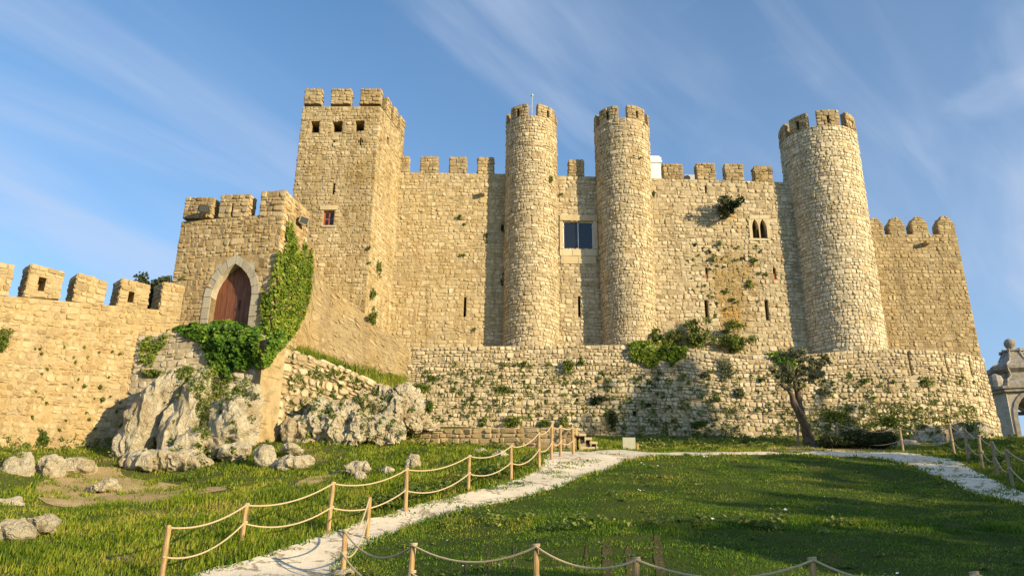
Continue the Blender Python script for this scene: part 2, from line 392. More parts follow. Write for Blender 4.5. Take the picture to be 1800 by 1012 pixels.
def ground_mat(name, a, b, lo, hi, c):
    mt, N, L, B = newmat(name)
    pos = N.new('ShaderNodeNewGeometry').outputs['Position']
    col = mixcol(N, L, mrange(N, L, noise_node(N, L, pos, .9, 5, .6), .35, .65), a, c)
    col = mixcol(N, L, mrange(N, L, noise_node(N, L, pos, .45, 7, .62, .3), lo, hi), col, b)
    col = mixcol(N, L, 1.0, col, mrange(N, L, noise_node(N, L, pos, 22, 6, .7), .2, .8, .6, 1.3), 'MULTIPLY')
    L.new(col, B.inputs['Base Color']); B.inputs['Roughness'].default_value = 1; B.inputs['Specular IOR Level'].default_value = .05
    bp = N.new('ShaderNodeBump'); bp.inputs['Strength'].default_value = .8; bp.inputs['Distance'].default_value = .06
    L.new(noise_node(N, L, pos, 8, 9, .7), bp.inputs['Height']); L.new(bp.outputs[0], B.inputs['Normal'])
    return mt
def gravel_mat():
    mt, N, L, B = newmat('crushed limestone')
    pos = N.new('ShaderNodeNewGeometry').outputs['Position']
    col = mixcol(N, L, mrange(N, L, noise_node(N, L, pos, .8, 7, .65), .3, .7), (.66, .57, .43), (.78, .69, .54))
    col = mixcol(N, L, mrange(N, L, noise_node(N, L, scaled(N, L, pos, (1, 1.4, 1)), 2.3, 8, .68, .8), .56, .64, 0, .8), col, (.23, .185, .11))
    wv_ = N.new('ShaderNodeTexNoise'); wv_.inputs['Scale'].default_value = .55; wv_.inputs['Detail'].default_value = 7; wv_.inputs['Roughness'].default_value = .6; L.new(pos, wv_.inputs['Vector'])
    rd_ = N.new('ShaderNodeMath'); rd_.operation = 'SUBTRACT'; L.new(wv_.outputs['Fac'], rd_.inputs[0]); rd_.inputs[1].default_value = .5
    ra_ = N.new('ShaderNodeMath'); ra_.operation = 'ABSOLUTE'; L.new(rd_.outputs[0], ra_.inputs[0])
    col = mixcol(N, L, mrange(N, L, ra_.outputs[0], .004, .016, .75, 0), col, (.20, .16, .10))
    col = mixcol(N, L, mrange(N, L, noise_node(N, L, pos, 24, 5, .7), .58, .70, 0, .5), col, (.33, .29, .22))
    L.new(col, B.inputs['Base Color']); B.inputs['Roughness'].default_value = 1; B.inputs['Specular IOR Level'].default_value = .05
    bp = N.new('ShaderNodeBump'); bp.inputs['Strength'].default_value = .7; bp.inputs['Distance'].default_value = .05
    h = N.new('ShaderNodeMath'); h.operation = 'ADD'
    L.new(noise_node(N, L, pos, 3, 8, .65), h.inputs[0]); L.new(vmul(N, L, noise_node(N, L, pos, 40, 4, .6), .35), h.inputs[1])
    L.new(h.outputs[0], bp.inputs['Height']); L.new(bp.outputs[0], B.inputs['Normal'])
    return mt
build_mats()

# ------------------------------------------------------------------ terrain: thin-plate surface through surveyed points
_ctl = [  # (px, py, distance along the optical axis)
    (283, 1030, 14.3), (433, 950, 16.6), (585, 930, 18.4), (650, 952, 18.0), (714, 892, 20.6), (825, 864, 22.4), (898, 840, 24.4), (946, 817, 26.2), (1005, 798, 29),
    (480, 1000, 15.2), (350, 1012, 14.6), (800, 897, 20.6), (1000, 847, 24.2), (1130, 804, 29.2), (1020, 800, 29.2),
    (1100, 935, 17.3), (900, 1012, 13.6), (1200, 1012, 13.6), (1500, 1012, 13.6), (1800, 1012, 13.8), (1500, 930, 17.6), (1800, 930, 18), (1300, 850, 23.5),
    (1300, 798, 31), (1500, 798, 31.5), (1580, 812, 29), (1800, 887, 21), (1700, 845, 25),
    (1769, 852, 23.5), (1744, 830, 26), (1720, 817, 28), (1672, 799, 31), (1582, 795, 33), (1790, 774, 34), (1710, 780, 36),
    (1100, 778, 39), (1300, 778, 39.5), (1450, 782, 37.5), (1600, 776, 39.5), (1740, 768, 41), (1425, 784, 36), (1050, 790, 35),
    (720, 775, 35.2), (850, 784, 34.3), (1000, 792, 33),
    (560, 782, 32.5), (640, 832, 26.8), (450, 832, 27), (300, 842, 27), (200, 872, 23.8), (100, 852, 25.2), (50, 802, 28.3), (200, 795, 31), (-60, 795, 26),
    (0, 965, 15.4), (100, 1020, 13.8), (-150, 1000, 14), (250, 932, 18), (400, 882, 21.3), (560, 862, 23), (700, 802, 29.5), (750, 842, 24.4),
    (350, 792, 31), (450, 765, 33), (943, 1090, 11), (600, 1090, 11.2), (1427, 1090, 10.8), (1710, 1095, 10.6), (300, 1090, 11.8),
]
_c = np.array(_ctl, float); _cp = atz(_c[:, 0], _c[:, 1], _c[:, 2])
_cw = np.array([(-22, 40, 6), (-10, 46, 8.4), (0, 46, 8.4), (10, 46, 8.4), (25, 46, 8), (0, 60, 8), (-30, 60, 4), (20, 62, 6), (33, 36, 5.2), (34, 45, 3), (45, 60, -2), (50, 40, 0),
                (28, 16, 1.6), (30, 4, -.8), (0, 0, -1.65), (0, 6, -1.5), (-15, 5, -1.6), (15, 5, -1.5), (-26, 20, 2.2), (-30, 8, -1), (-35, 32, 4), (0, -15, -3.5), (30, -15, -3.5), (-30, -15, -4), (45, 20, -.5)])
_CP = np.vstack([_cp, _cw])
def _U(r2): return np.where(r2 > 1e-9, .5 * r2 * np.log(np.maximum(r2, 1e-9)), 0)
_n = len(_CP); _K = _U(((_CP[:, None, :2] - _CP[None, :, :2]) ** 2).sum(-1)) + np.eye(_n) * 1.5
_P = np.hstack([np.ones((_n, 1)), _CP[:, :2]])
_A = np.zeros((_n + 3, _n + 3)); _A[:_n, :_n] = _K; _A[:_n, _n:] = _P; _A[_n:, :_n] = _P.T
_sol = np.linalg.solve(_A, np.concatenate([_CP[:, 2], np.zeros(3)]))
def terrain(X, Y):
    X = np.asarray(X, float); Y = np.asarray(Y, float); sh = X.shape; X = X.ravel(); Y = Y.ravel()
    xc = np.clip(X, -46, 56); yc = np.clip(Y, -22, 66)
    Z = _sol[_n] + _sol[_n + 1] * xc + _sol[_n + 2] * yc
    for i in range(_n):
        Z += _sol[i] * _U((xc - _CP[i, 0]) ** 2 + (yc - _CP[i, 1]) ** 2)
    Z += .03 * np.sin(1.5 * X + 1.0 * Y) + .03 * np.sin(1.9 * Y - 1.1 * X + 1) + .015 * np.sin(2.3 * X + 1.1 * Y)
    d = np.maximum(np.abs(X - 5) - 48, 0) + np.maximum(np.abs(Y - 22) - 42, 0)
    k = np.clip(d / 60, 0, 1); k = k * k * (3 - 2 * k)
    return (Z * (1 - k) + (-14.0) * k).reshape(sh)
def hit(px, py, y0=8.0, y1=60.0):
    """where the sight line meets the ground"""
    px = np.atleast_1d(np.asarray(px, float)); py = np.atleast_1d(np.asarray(py, float))
    d = ray(px, py); d = d / d[:, 1:2]
    ys = np.linspace(y0, y1, 260); out = np.zeros((len(px), 3))
    PX = d[:, 0:1] * ys; PZ = d[:, 2:3] * ys
    T = terrain(PX, np.broadcast_to(ys, PX.shape)) - PZ
    for i in range(len(px)):
        w = np.nonzero(T[i] >= 0)[0]; k = w[0] if len(w) else len(ys) - 1
        if k > 0:
            t0, t1 = T[i, k - 1], T[i, k]; y = ys[k - 1] + (ys[k] - ys[k - 1]) * (-t0 / (t1 - t0 + 1e-9)); y = min(max(y, ys[k - 1]), ys[k])
        else: y = ys[0]
        x = d[i, 0] * y; out[i] = (x, y, float(terrain(np.array([x]), np.array([y]))[0]))
    return out
def axis(lo, hi, st, far):
    a = list(np.arange(lo, hi + 1e-6, st)); q = st; e = hi
    while e < far: q *= 1.35; e += q; a.append(e)
    q = st; e = lo; b = []
    while e > -far: q *= 1.35; e -= q; b.append(e)
    return np.array(b[::-1] + a)
gx = axis(-34, 40, .25, 4000); gy = axis(-8, 52, .25, 4000)
GX, GY = np.meshgrid(gx, gy); GZ = terrain(GX, GY)
nx, ny = len(gx), len(gy); ii = np.arange((ny - 1) * nx).reshape(ny - 1, nx)[:, :-1].ravel()
terr = fast_mesh('meadow_ground', np.stack([GX, GY, GZ], -1).reshape(-1, 3), np.stack([ii, ii + 1, ii + nx + 1, ii + nx], 1), M['soil'], smooth=True)
terr['kind'] = 'structure'; terr['label'] = 'sloping grassy castle hill with bare earthy patches'

def smooth_poly(pts, k=6, closed=True):
    pts = np.array(pts, float); n = len(pts); out = []
    for i in range(n):
        p0, p1, p2, p3 = pts[(i - 1) % n], pts[i], pts[(i + 1) % n], pts[(i + 2) % n]
        for j in range(k):
            t = j / k
            out.append(.5 * ((2 * p1) + (-p0 + p2) * t + (2 * p0 - 5 * p1 + 4 * p2 - p3) * t * t + (-p0 + 3 * p1 - 3 * p2 + p3) * t ** 3))
    return np.array(out)
def clip_cell(poly, x0, x1, y0, y1):
    for ax, lim, sg in ((0, x0, 1), (0, x1, -1), (1, y0, 1), (1, y1, -1)):
        out = []
        for i in range(len(poly)):
            a = poly[i - 1]; b = poly[i]; da = (a[ax] - lim) * sg; db = (b[ax] - lim) * sg
            if (da >= 0) != (db >= 0): t = da / (da - db); out.append((a[0] + (b[0] - a[0]) * t, a[1] + (b[1] - a[1]) * t))
            if db >= 0: out.append(b)
        poly = out
        if len(poly) < 3: return []
    return poly
def drape(name, poly, mat, lift, cell=.3, rough=0.0, label=None):
    poly = np.array(poly)
    if (poly[:, 0] * np.roll(poly[:, 1], -1) - np.roll(poly[:, 0], -1) * poly[:, 1]).sum() < 0: poly = poly[::-1]
    x0, y0 = poly.min(0); x1, y1 = poly.max(0); V = []; Fc = []
    cs = np.arange(x0 - .01, x1 + cell, cell); rs = np.arange(y0 - .01, y1 + cell, cell)
    pl = [tuple(p) for p in poly]
    for a in range(len(cs) - 1):
        # quick reject / accept by densely testing cell corners against the outline
        for b in range(len(rs) - 1):
            cxs = np.array([cs[a], cs[a + 1], cs[a + 1], cs[a]]); cys = np.array([rs[b], rs[b], rs[b + 1], rs[b + 1]])
            ins = inpoly(cxs, cys, poly)
            near = ((poly[:, 0] > cs[a] - cell) & (poly[:, 0] < cs[a + 1] + cell) & (poly[:, 1] > rs[b] - cell) & (poly[:, 1] < rs[b + 1] + cell)).any()
            if ins.all() and not near: q = list(zip(cxs, cys))
            elif ins.any() or near: q = clip_cell(pl, cs[a], cs[a + 1], rs[b], rs[b + 1])
            else: continue
            if len(q) >= 3:
                k = len(V); V += q; Fc.append(list(range(k, k + len(q))))
    V = np.array(V); Z = terrain(V[:, 0], V[:, 1]) + lift
    o = mesh_obj(name, np.c_[V, Z], Fc, mat, smooth=True); o['kind'] = 'structure'
    if label: o['label'] = label
    bm = bmesh.new(); bm.from_mesh(o.data); bmesh.ops.remove_doubles(bm, verts=bm.verts, dist=.002); bm.to_mesh(o.data); bm.free()
    return o
path_px = [(330, 1018), (420, 990), (500, 967), (575, 940), (640, 917), (720, 892), (800, 872), (880, 852), (935, 832), (955, 812), (968, 797), (1010, 794), (1060, 792), (1120, 794), (1200, 795),
           (1300, 795), (1420, 795), (1530, 796), (1600, 797), (1660, 806), (1715, 828), (1760, 850), (1810, 868), (1880, 885), (1900, 925), (1800, 888), (1740, 876), (1690, 858), (1630, 832), (1575, 812), (1500, 804), (1400, 801), (1290, 800), (1190, 801),
           (1130, 806), (1080, 820), (1030, 838), (980, 858), (900, 880), (820, 897), (740, 920), (680, 942), (640, 960), (605, 990), (585, 1022), (480, 1060), (330, 1060)]
PATH = hit(*np.array(path_px).T)[:, :2]
PATH = smooth_poly(PATH, 5); PATH += RNG.normal(0, .035, PATH.shape)
drape('path', PATH, M['gravel'], .03, .3, label='pale crushed limestone footpath curving round the lawn')
lawn_px = [(640, 965), (680, 946), (740, 924), (820, 901), (900, 884), (980, 862), (1030, 842), (1080, 824), (1130, 810), (1190, 804), (1290, 803), (1400, 804), (1500, 807), (1575, 816), (1630, 836), (1690, 862), (1740, 880), (1800, 892), (1900, 929),
           (1950, 1060), (1500, 1075), (1000, 1075), (640, 1070), (592, 1022), (612, 990)]
LAWN = smooth_poly(hit(*np.array(lawn_px).T)[:, :2], 4)
drape('lawn', LAWN, M['lawn_soil'], .012, .4, label='mown lawn sloping down towards the rope fence')
SOD = []
for (xa, ya, xb, yb, w0, w1) in [(818, 945, 820, 1030, 4, 4), (862, 943, 858, 1030, 5, 6), (903, 944, 905, 1030, 4, 4), (945, 942, 943, 1030, 5, 6), (1066, 950, 1070, 1030, 16, 22), (1104, 958, 1110, 1030, 12, 16), (1032, 946, 1030, 1030, 4, 5), (1154, 935, 1163, 1030, 14, 18)]:
    t = np.linspace(0, 1, 9); xm, ym, wm = xa + (xb - xa) * t, ya + (yb - ya) * t, (w0 + (w1 - w0) * t) * np.minimum(1, t * 5 + .15)
    pq = hit(np.concatenate([xm - wm / 2, (xm + wm / 2)[::-1]]), np.concatenate([ym, ym[::-1]]))[:, :2]; pq += RNG.normal(0, .012, pq.shape); SOD.append(pq)
    drape('sod_joint', pq, M['turf_soil'], .022, .25, label='bare earthy joint between laid turf strips')
dirt_px = [(1340, 792), (1400, 783), (1460, 786), (1560, 790), (1660, 795), (1560, 795), (1420, 794)]
drape('bare_earth', smooth_poly(hit(*np.array(dirt_px).T)[:, :2], 4), M['dirt'], .02, .4, label='bare earth strip under the olive tree')

drape('worn_earth', smooth_poly(hit(*np.array([(60, 862), (95, 835), (150, 822), (205, 822), (222, 838), (300, 850), (400, 858), (330, 872), (250, 886), (150, 892), (80, 884)]).T)[:, :2], 4), M['dirt'], .015, .4, label='worn brown earth between the rocks at the left')
drape('worn_track', smooth_poly(hit(*np.array([(488, 868), (520, 850), (560, 834), (605, 826), (590, 838), (555, 852), (515, 868)]).T)[:, :2], 4), M['dirt'], .015, .4, label='short worn track in the meadow behind the fence')
# ------------------------------------------------------------------ masonry
def quad(BL, BR, TR, TL):
    BL, BR, TR, TL = map(np.array, (BL, BR, TR, TL))
    Wd = (np.linalg.norm(BR - BL) + np.linalg.norm(TR - TL)) / 2; Ht = (np.linalg.norm(TL - BL) + np.linalg.norm(TR - BR)) / 2
    def S(a, b):
        s = (np.asarray(a) / Wd)[..., None]; t = (np.asarray(b) / Ht)[..., None]
        return (BL * (1 - s) + BR * s) * (1 - t) + (TL * (1 - s) + TR * s) * t
    return S, Wd, Ht
def cyl(c, r0, r1, z0, z1, p0, p1):
    """p = angle from the camera-facing -Y direction towards +X"""
    R = (r0 + r1) / 2; Wd = R * (p1 - p0); Ht = z1 - z0
    def S(a, b):
        p = p0 + np.asarray(a) / R; t = np.asarray(b) / Ht; r = r0 + (r1 - r0) * t
        return np.stack([c[0] + r * np.sin(p), c[1] - r * np.cos(p), z0 + np.asarray(b) * np.ones_like(p)], -1)
    return S, Wd, Ht
def normal(S, a, b, e=.02):
    du = S(a + e, b) - S(a - e, b); dv = S(a, b + e) - S(a, b - e)
    n = np.cross(du, dv); return n / np.maximum(np.linalg.norm(n, axis=-1, keepdims=True), 1e-9)
class Stones:
    def __init__(s): s.V = []; s.t = []
    def lay(s, patch, ch, sl, holes=(), depth=.05, gap=.022, rng=None, ext=0.0, keep=None, wob=.22, cham=(.12, .36)):
        S, Wd, Ht = patch; rng = rng or RNG
        hs = []; b = 0
        while b < Ht - .3 * ch:
            h = ch * rng.uniform(.72, 1.32); hs.append(h); b += h
        if not hs: hs = [Ht]
        hs = np.array(hs) * Ht / sum(hs); B = np.concatenate([[0], np.cumsum(hs)]); K = len(hs)
        ph = rng.uniform(0, 6.28, (K + 1, 3)); fr = rng.uniform(.5, 1.0, (K + 1, 3)) * np.array([.9, 2.1, 4.3])
        am = np.full(K + 1, wob * ch); am[0] = am[-1] = 0
        def wv(k, a): return am[k][:, None] * (np.sin(fr[k, 0:1] * a + ph[k, 0:1]) * .45 + np.sin(fr[k, 1:2] * a + ph[k, 1:2]) * .35 + np.sin(fr[k, 2:3] * a + ph[k, 2:3]) * .25)
        rows = []
        for k in range(K):
            segs = [(-ext, Wd + ext)]
            for (a0, b0, a1, b1) in holes:
                ov = min(B[k + 1], b1) - max(B[k], b0)
                if ov > .30 * hs[k]:
                    ns = []
                    for (x, y) in segs:
                        if a1 <= x or a0 >= y: ns.append((x, y)); continue
                        if a0 - x > .06: ns.append((x, a0))
                        if y - a1 > .06: ns.append((a1, y))
                    segs = ns
            for (x, y) in segs:
                n = max(1, int(round((y - x) / (sl * (hs[k] / ch) ** .4))))
                w = np.clip(rng.lognormal(0, .34, n), .45, 2.2); w *= (y - x) / w.sum(); e = np.concatenate([[x], x + np.cumsum(w)])
                for q in range(n):
                    if rng.random() < .13 and w[q] > .5 * sl and hs[k] > .8 * ch:
                        f = rng.uniform(.4, .6); rows.append((e[q], e[q + 1], k, 0, f)); rows.append((e[q], e[q + 1], k, f, 1))
                    else: rows.append((e[q], e[q + 1], k, 0, 1))
        R = np.array(rows, float); n = len(R); a0, a1 = R[:, 0], R[:, 1]; k = R[:, 2].astype(int); f0, f1 = R[:, 3], R[:, 4]
        ln = a1 - a0; hh = hs[k] * (f1 - f0); mn = np.minimum(ln, hh)
        c = mn[:, None] * rng.uniform(cham[0], cham[1], (n, 8)); g = gap / 2
        # eight outline points, counter-clockwise seen from outside; u along, side 0 = bottom, 1 = top
        au = np.stack([a0 + g + c[:, 0], a1 - g - c[:, 1], a1 - g, a1 - g, a1 - g - c[:, 4], a0 + g + c[:, 5], a0 + g, a0 + g], 1)
        side = np.array([0, 0, 0, 1, 1, 1, 1, 0]); vert = np.stack([0 * ln, 0 * ln, c[:, 2], -c[:, 3], 0 * ln, 0 * ln, -c[:, 6], c[:, 7]], 1)
        lo = (B[k])[:, None] + wv(k, au); hi = (B[k + 1])[:, None] + wv(k + 1, au)
        fl = np.where(side[None, :] == 0, f0[:, None], f1[:, None])
        bu = lo + (hi - lo) * fl + np.where(side[None, :] == 0, g, -g) + vert
        au = au + rng.normal(0, .045, au.shape) * mn[:, None]; bu = bu + rng.normal(0, .045, bu.shape) * mn[:, None]
        ca = au.mean(1, keepdims=True); cb = bu.mean(1, keepdims=True)
        d = depth * rng.uniform(.35, 1.5, n)[:, None]
        ta = rng.normal(0, .12, n)[:, None]; tb = rng.normal(0, .12, n)[:, None]
        V = []
        for sc, off in ((1.0, None), (.955, .62), (.74, 1.0)):
            A = ca + (au - ca) * sc; Bq = cb + (bu - cb) * sc
            if sc < .9: A = A + rng.normal(0, .03, A.shape) * mn[:, None]; Bq = Bq + rng.normal(0, .03, A.shape) * mn[:, None]
            o = -.04 * np.ones_like(A) if off is None else d * off + ((A - ca) * ta + (Bq - cb) * tb) * off
            V.append(S(A, Bq) + normal(S, A, Bq) * o[..., None])
        V = np.concatenate(V, 1)
        ok = np.ones(n, bool)
        if keep is not None: ok = keep(V[:, 16:24].mean(1))
        s.V.append(V[ok]); s.t.append(np.clip(rng.beta(2.2, 2.2, n), 0, 1)[ok]); return s
    def arrays(s): return np.concatenate(s.V), np.concatenate(s.t)
_SF = [[r * 8 + j, r * 8 + (j + 1) % 8, (r + 1) * 8 + (j + 1) % 8, (r + 1) * 8 + j] for r in (0, 1) for j in range(8)] + [list(range(16, 24))]
_SFL = np.array(sum(_SF, [])); _SFS = np.array([4] * 16 + [8])
def joined(name, V, t, mat, parent, kind=None):
    n = len(V); Fl = (_SFL[None, :] + np.arange(n)[:, None] * 24).ravel()
    return fast_mesh(name, V.reshape(-1, 3), Fl, mat, parent, tint=np.repeat(t, 17), kind=kind, sizes=np.tile(_SFS, n))
def set_stones(parent, st, mat, limit=300, minpx=8.0):
    """the stones that show largest become parts of their own, the rest one joined part"""
    V, t = st.arrays(); rg = V[:, 8:16]; px, py, z = proj(rg)
    ar = .5 * (px * np.roll(py, -1, 1) - np.roll(px, -1, 1) * py).sum(1)
    sz = np.where((ar < 0) & (px.mean(1) > 0) & (px.mean(1) < 1800) & (py.mean(1) < 1012) & (z.mean(1) > 0), np.sqrt(np.abs(ar)), 0)
    o = np.argsort(-sz)[:limit]; o = o[sz[o] >= minpx]
    pb = base_of(parent)
    for i in o:
        c = V[i].mean(0); me = bpy.data.meshes.new('stone'); me.from_pydata((V[i] - c).tolist(), [], _SF); me.materials.append(mat)
        a = me.attributes.new('tint', 'FLOAT', 'FACE'); a.data.foreach_set('value', np.full(17, t[i], np.float32))
        ob = bpy.data.objects.new('stone', me); ob.location = Vector(c - pb); ob.parent = parent; COL.objects.link(ob)
    r = np.setdiff1d(np.arange(len(V)), o)
    if len(r): joined('stonework', V[r], t[r], mat, parent, kind='stuff')
def body(patch, T, holes=(), step=1.0, nd_=.9, inset=0.0):
    """mortar core of a wall: front sheet with openings, niches behind them, back, top and ends"""
    S, Wd, Ht = patch
    A = sorted(set(np.round(np.concatenate([np.linspace(0, Wd, max(2, int(Wd / step) + 2)), [h[0] for h in holes], [h[2] for h in holes]]), 4)))
    Bv = sorted(set(np.round(np.concatenate([np.linspace(0, Ht, max(2, int(Ht / step) + 2)), [h[1] for h in holes], [h[3] for h in holes]]), 4)))
    A = np.array(A); Bv = np.array(Bv); AA, BB = np.meshgrid(A, Bv); Pf = S(AA, BB); Nf = normal(S, AA, BB); Pb = Pf - Nf * T
    na, nb = len(A), len(Bv); V = np.concatenate([Pf.reshape(-1, 3), Pb.reshape(-1, 3)]); q = na * nb; Fc = []
    for j in range(nb - 1):
        for i in range(na - 1):
            a, b = (A[i] + A[i + 1]) / 2, (Bv[j] + Bv[j + 1]) / 2; k = j * na + i
            if not any(h[0] < a < h[2] and h[1] < b < h[3] for h in holes): Fc.append([k, k + 1, k + na + 1, k + na])
            Fc.append([q + k, q + k + na, q + k + na + 1, q + k + 1])
    for i in range(na - 1):
        Fc.append([i + 1, i, q + i, q + i + 1]); k = (nb - 1) * na + i; Fc.append([k, k + 1, q + k + 1, q + k])
    for j in range(nb - 1):
        k = j * na; Fc.append([k, k + na, q + k + na, q + k]); k = j * na + na - 1; Fc.append([k + na, k, q + k, q + k + na])
    V = V.tolist()
    for (a0, b0, a1, b1) in holes:
        a = np.array([a0, a1, a1, a0]); b = np.array([b0, b0, b1, b1]); f = S(a, b); n = normal(S, a, b).mean(0); dn = min(nd_, T * .92)
        k = len(V); V += f.tolist() + (f - n * dn).tolist()
        Fc += [[k, k + 1, k + 5, k + 4], [k + 1, k + 2, k + 6, k + 5], [k + 2, k + 3, k + 7, k + 6], [k + 3, k, k + 4, k + 7], [k + 4, k + 5, k + 6, k + 7]]
    return V, Fc
def ab_of(patch, P):
    """patch coordinates of a world point (least squares on a grid, refined)"""
    S, Wd, Ht = patch; a, b = Wd / 2, Ht / 2
    A, Bq = np.meshgrid(np.linspace(0, Wd, 60), np.linspace(0, Ht, 60)); d = ((S(A, Bq) - P) ** 2).sum(-1); i = np.unravel_index(d.argmin(), d.shape); a, b = A[i], Bq[i]
    for _ in range(12):
        p = S(np.array(a), np.array(b)); e = 1e-3; da = (S(np.array(a + e), np.array(b)) - p) / e; db = (S(np.array(a), np.array(b + e)) - p) / e
        J = np.stack([da, db], 1); x = np.linalg.lstsq(J, P - p, rcond=None)[0]; a += float(x[0]); b += float(x[1])
    return a, b
def px_ab(patch, px, py):
    """patch coordinates where the sight line through a pixel meets the patch"""
    S, Wd, Ht = patch; A, Bq = np.meshgrid(np.linspace(0, Wd, 120), np.linspace(0, Ht, 120)); P = S(A, Bq); n = normal(S, A, Bq)
    x, y, z = proj(P); d = (x - px) ** 2 + (y - py) ** 2 + np.where((n * P).sum(-1) > 0, 1e7, 0); i = np.unravel_index(d.argmin(), d.shape); a, b = A[i], Bq[i]
    for _ in range(12):
        def g(a, b):
            x, y, _z = proj(S(np.array(a), np.array(b))); return np.array([x, y])
        p = g(a, b); e = 1e-3; J = np.stack([(g(a + e, b) - p) / e, (g(a, b + e) - p) / e], 1); x = np.linalg.lstsq(J, np.array([px, py]) - p, rcond=None)[0]; a += float(x[0]); b += float(x[1])
    return a, b
def hole_px(patch, x0, y0, x1, y1):
    ym, xm = (y0 + y1) / 2, (x0 + x1) / 2
    a0 = px_ab(patch, x0, ym)[0]; a1 = px_ab(patch, x1, ym)[0]; b1 = px_ab(patch, xm, y0)[1]; b0 = px_ab(patch, xm, y1)[1]
    return (a0, b0, a1, b1)
def inward(pl, T):
    (x1, y1), (x2, y2) = pl; d = np.array([x2 - x1, y2 - y1, 0.0]); d /= np.linalg.norm(d); return np.array([-d[1], d[0], 0]) * T
def merlon(parent, BL, BR, TR, TL, inn, mat, mort, ch=.22, sl=.34, slit=None, split=0, depth=.04, label=None):
    BL, BR, TR, TL = map(np.array, (BL, BR, TR, TL)); inn = np.array(inn)
    front = quad(BL, BR, TR, TL); S, Wd, Ht = front; holes = []
    if slit: holes = [(Wd * slit[0], Ht * slit[1], Wd * slit[2], Ht * slit[3])]
    V, Fc = body(front, np.linalg.norm(inn), holes, 1.0, .6)
    st = Stones(); st.lay(front, ch, sl, holes, depth, ext=.015, rng=RNG)
    st.lay(quad(BL + inn, BL, TL, TL + inn), ch, sl, depth=depth); st.lay(quad(BR, BR + inn, TR + inn, TR), ch, sl, depth=depth)
    st.lay(quad(TL, TR, TR + inn, TL + inn), ch * 1.3, sl, depth=depth * .8); st.lay(quad(BR + inn, BL + inn, TL + inn, TR + inn), ch * 1.4, sl * 1.4, depth=depth)
    return merlon_obj(parent, V, Fc, st, mat, mort, split)
def merlon_obj(parent, V, Fc, st, mat, mort, split=0):
    SV, t = st.arrays(); n = len(SV)
    if split:
        o = mesh_obj('merlon', V, Fc, [mort], parent, origin=np.array(V).mean(0)); set_stones(o, st, mat, split, 8.5); return o
    k = len(V); V2 = V + SV.reshape(-1, 3).tolist(); F2 = Fc + [[k + i * 24 + j for j in f] for i in range(n) for f in _SF]
    return mesh_obj('merlon', V2, F2, [mort, mat], parent, origin=np.array(V).mean(0), midx=[0] * len(Fc) + [1] * (17 * n), tint=[.5] * len(Fc) + np.repeat(t, 17).tolist())
def merlon_px(parent, pl, x0, x1, yt, yb, T, mat, mort, **k):
    """upright merlon whose foot and head are read at its middle"""
    xm = (x0 + x1) / 2
    if isinstance(yt, tuple): yt0, yt1 = yt; yb0, yb1 = yb
    else: yt0 = yt1 = yt; yb0 = yb1 = yb
    BL = onpl(x0, yb0, pl); TLp = onpl(x0, yt0, pl); BR = onpl(x1, yb1, pl); TRp = onpl(x1, yt1, pl)
    TL = np.array([BL[0], BL[1], TLp[2]]); TR = np.array([BR[0], BR[1], TRp[2]])
    return merlon(parent, BL, BR, TR, TL, inward(pl, T), mat, mort, **k)
def rugged_top(parent, pts, mat):
    pass

# ------------------------------------------------------------------ castle: curtain walls
WP = ((-30, 46.0), (30, 46.0))
def curtain(label, x0, x1, ytl, ytr, merl, mat, slits, seed, mmat='dark', depth=.036, mort='mortar_pale'):
    zb = 11.0
    TL = onpl(x0, ytl, WP); TR = onpl(x1, ytr, WP)
    patch = quad((TL[0], 46, zb), (TR[0], 46, zb), TR, TL)
    th = thing('curtain_wall', label, 'castle wall', ((TL[0] + TR[0]) / 2, 46.6, zb))
    holes = [hole_px(patch, *s) for s in slits]
    V, Fc = body(patch, 1.2, holes, 1.5, 1.0); mesh_obj('wall_core', V, Fc, M[mort], th)
    st = Stones(); st.lay(patch, .23, .33, holes, depth, wob=.34, cham=(.14, .42), rng=np.random.default_rng(seed)); set_stones(th, st, M[mat], minpx=7.5)
    for q in merl: merlon_px(th, WP, *q, .55, M[mmat], M['mortar_dark'])
    return th, patch
cw1, cp1 = curtain('tall sunlit curtain wall between the square keep and the first round tower', 655, 900, 302, 306,
                   [(690, 717, 274, 303), (739, 768.5, 275, 304), (790, 819, 276, 305), (839.5, 867.5, 277, 306)], 'flush', [(815, 522, 819.5, 558)], 11, 'old', .026, 'plaster')
cw2, cp2 = curtain('narrow curtain wall with the big glass window between two round towers', 965, 1065, 309, 311,
                   [(1000, 1026, 281, 310)], 'pale', [(1016, 520, 1020.5, 557), (990, 389, 1043, 438)], 12, 'old')
cw3, cp3 = curtain('curtain wall with twin lancet window and a bush growing out of it', 1130, 1440, 313, 322,
                   [(1167, 1201, 288, 315), (1225.5, 1258, 287, 316), (1276, 1308, 288, 318), (1328, 1359, 292, 320)], 'seep',
                   [(1239, 326, 1242.5, 340), (1239, 527, 1245, 562), (1345, 527, 1351.5, 563), (1240, 470, 1244, 489), (1359, 470, 1364, 491), (1322, 386, 1333, 419), (1335.5, 386, 1347, 419)], 13)

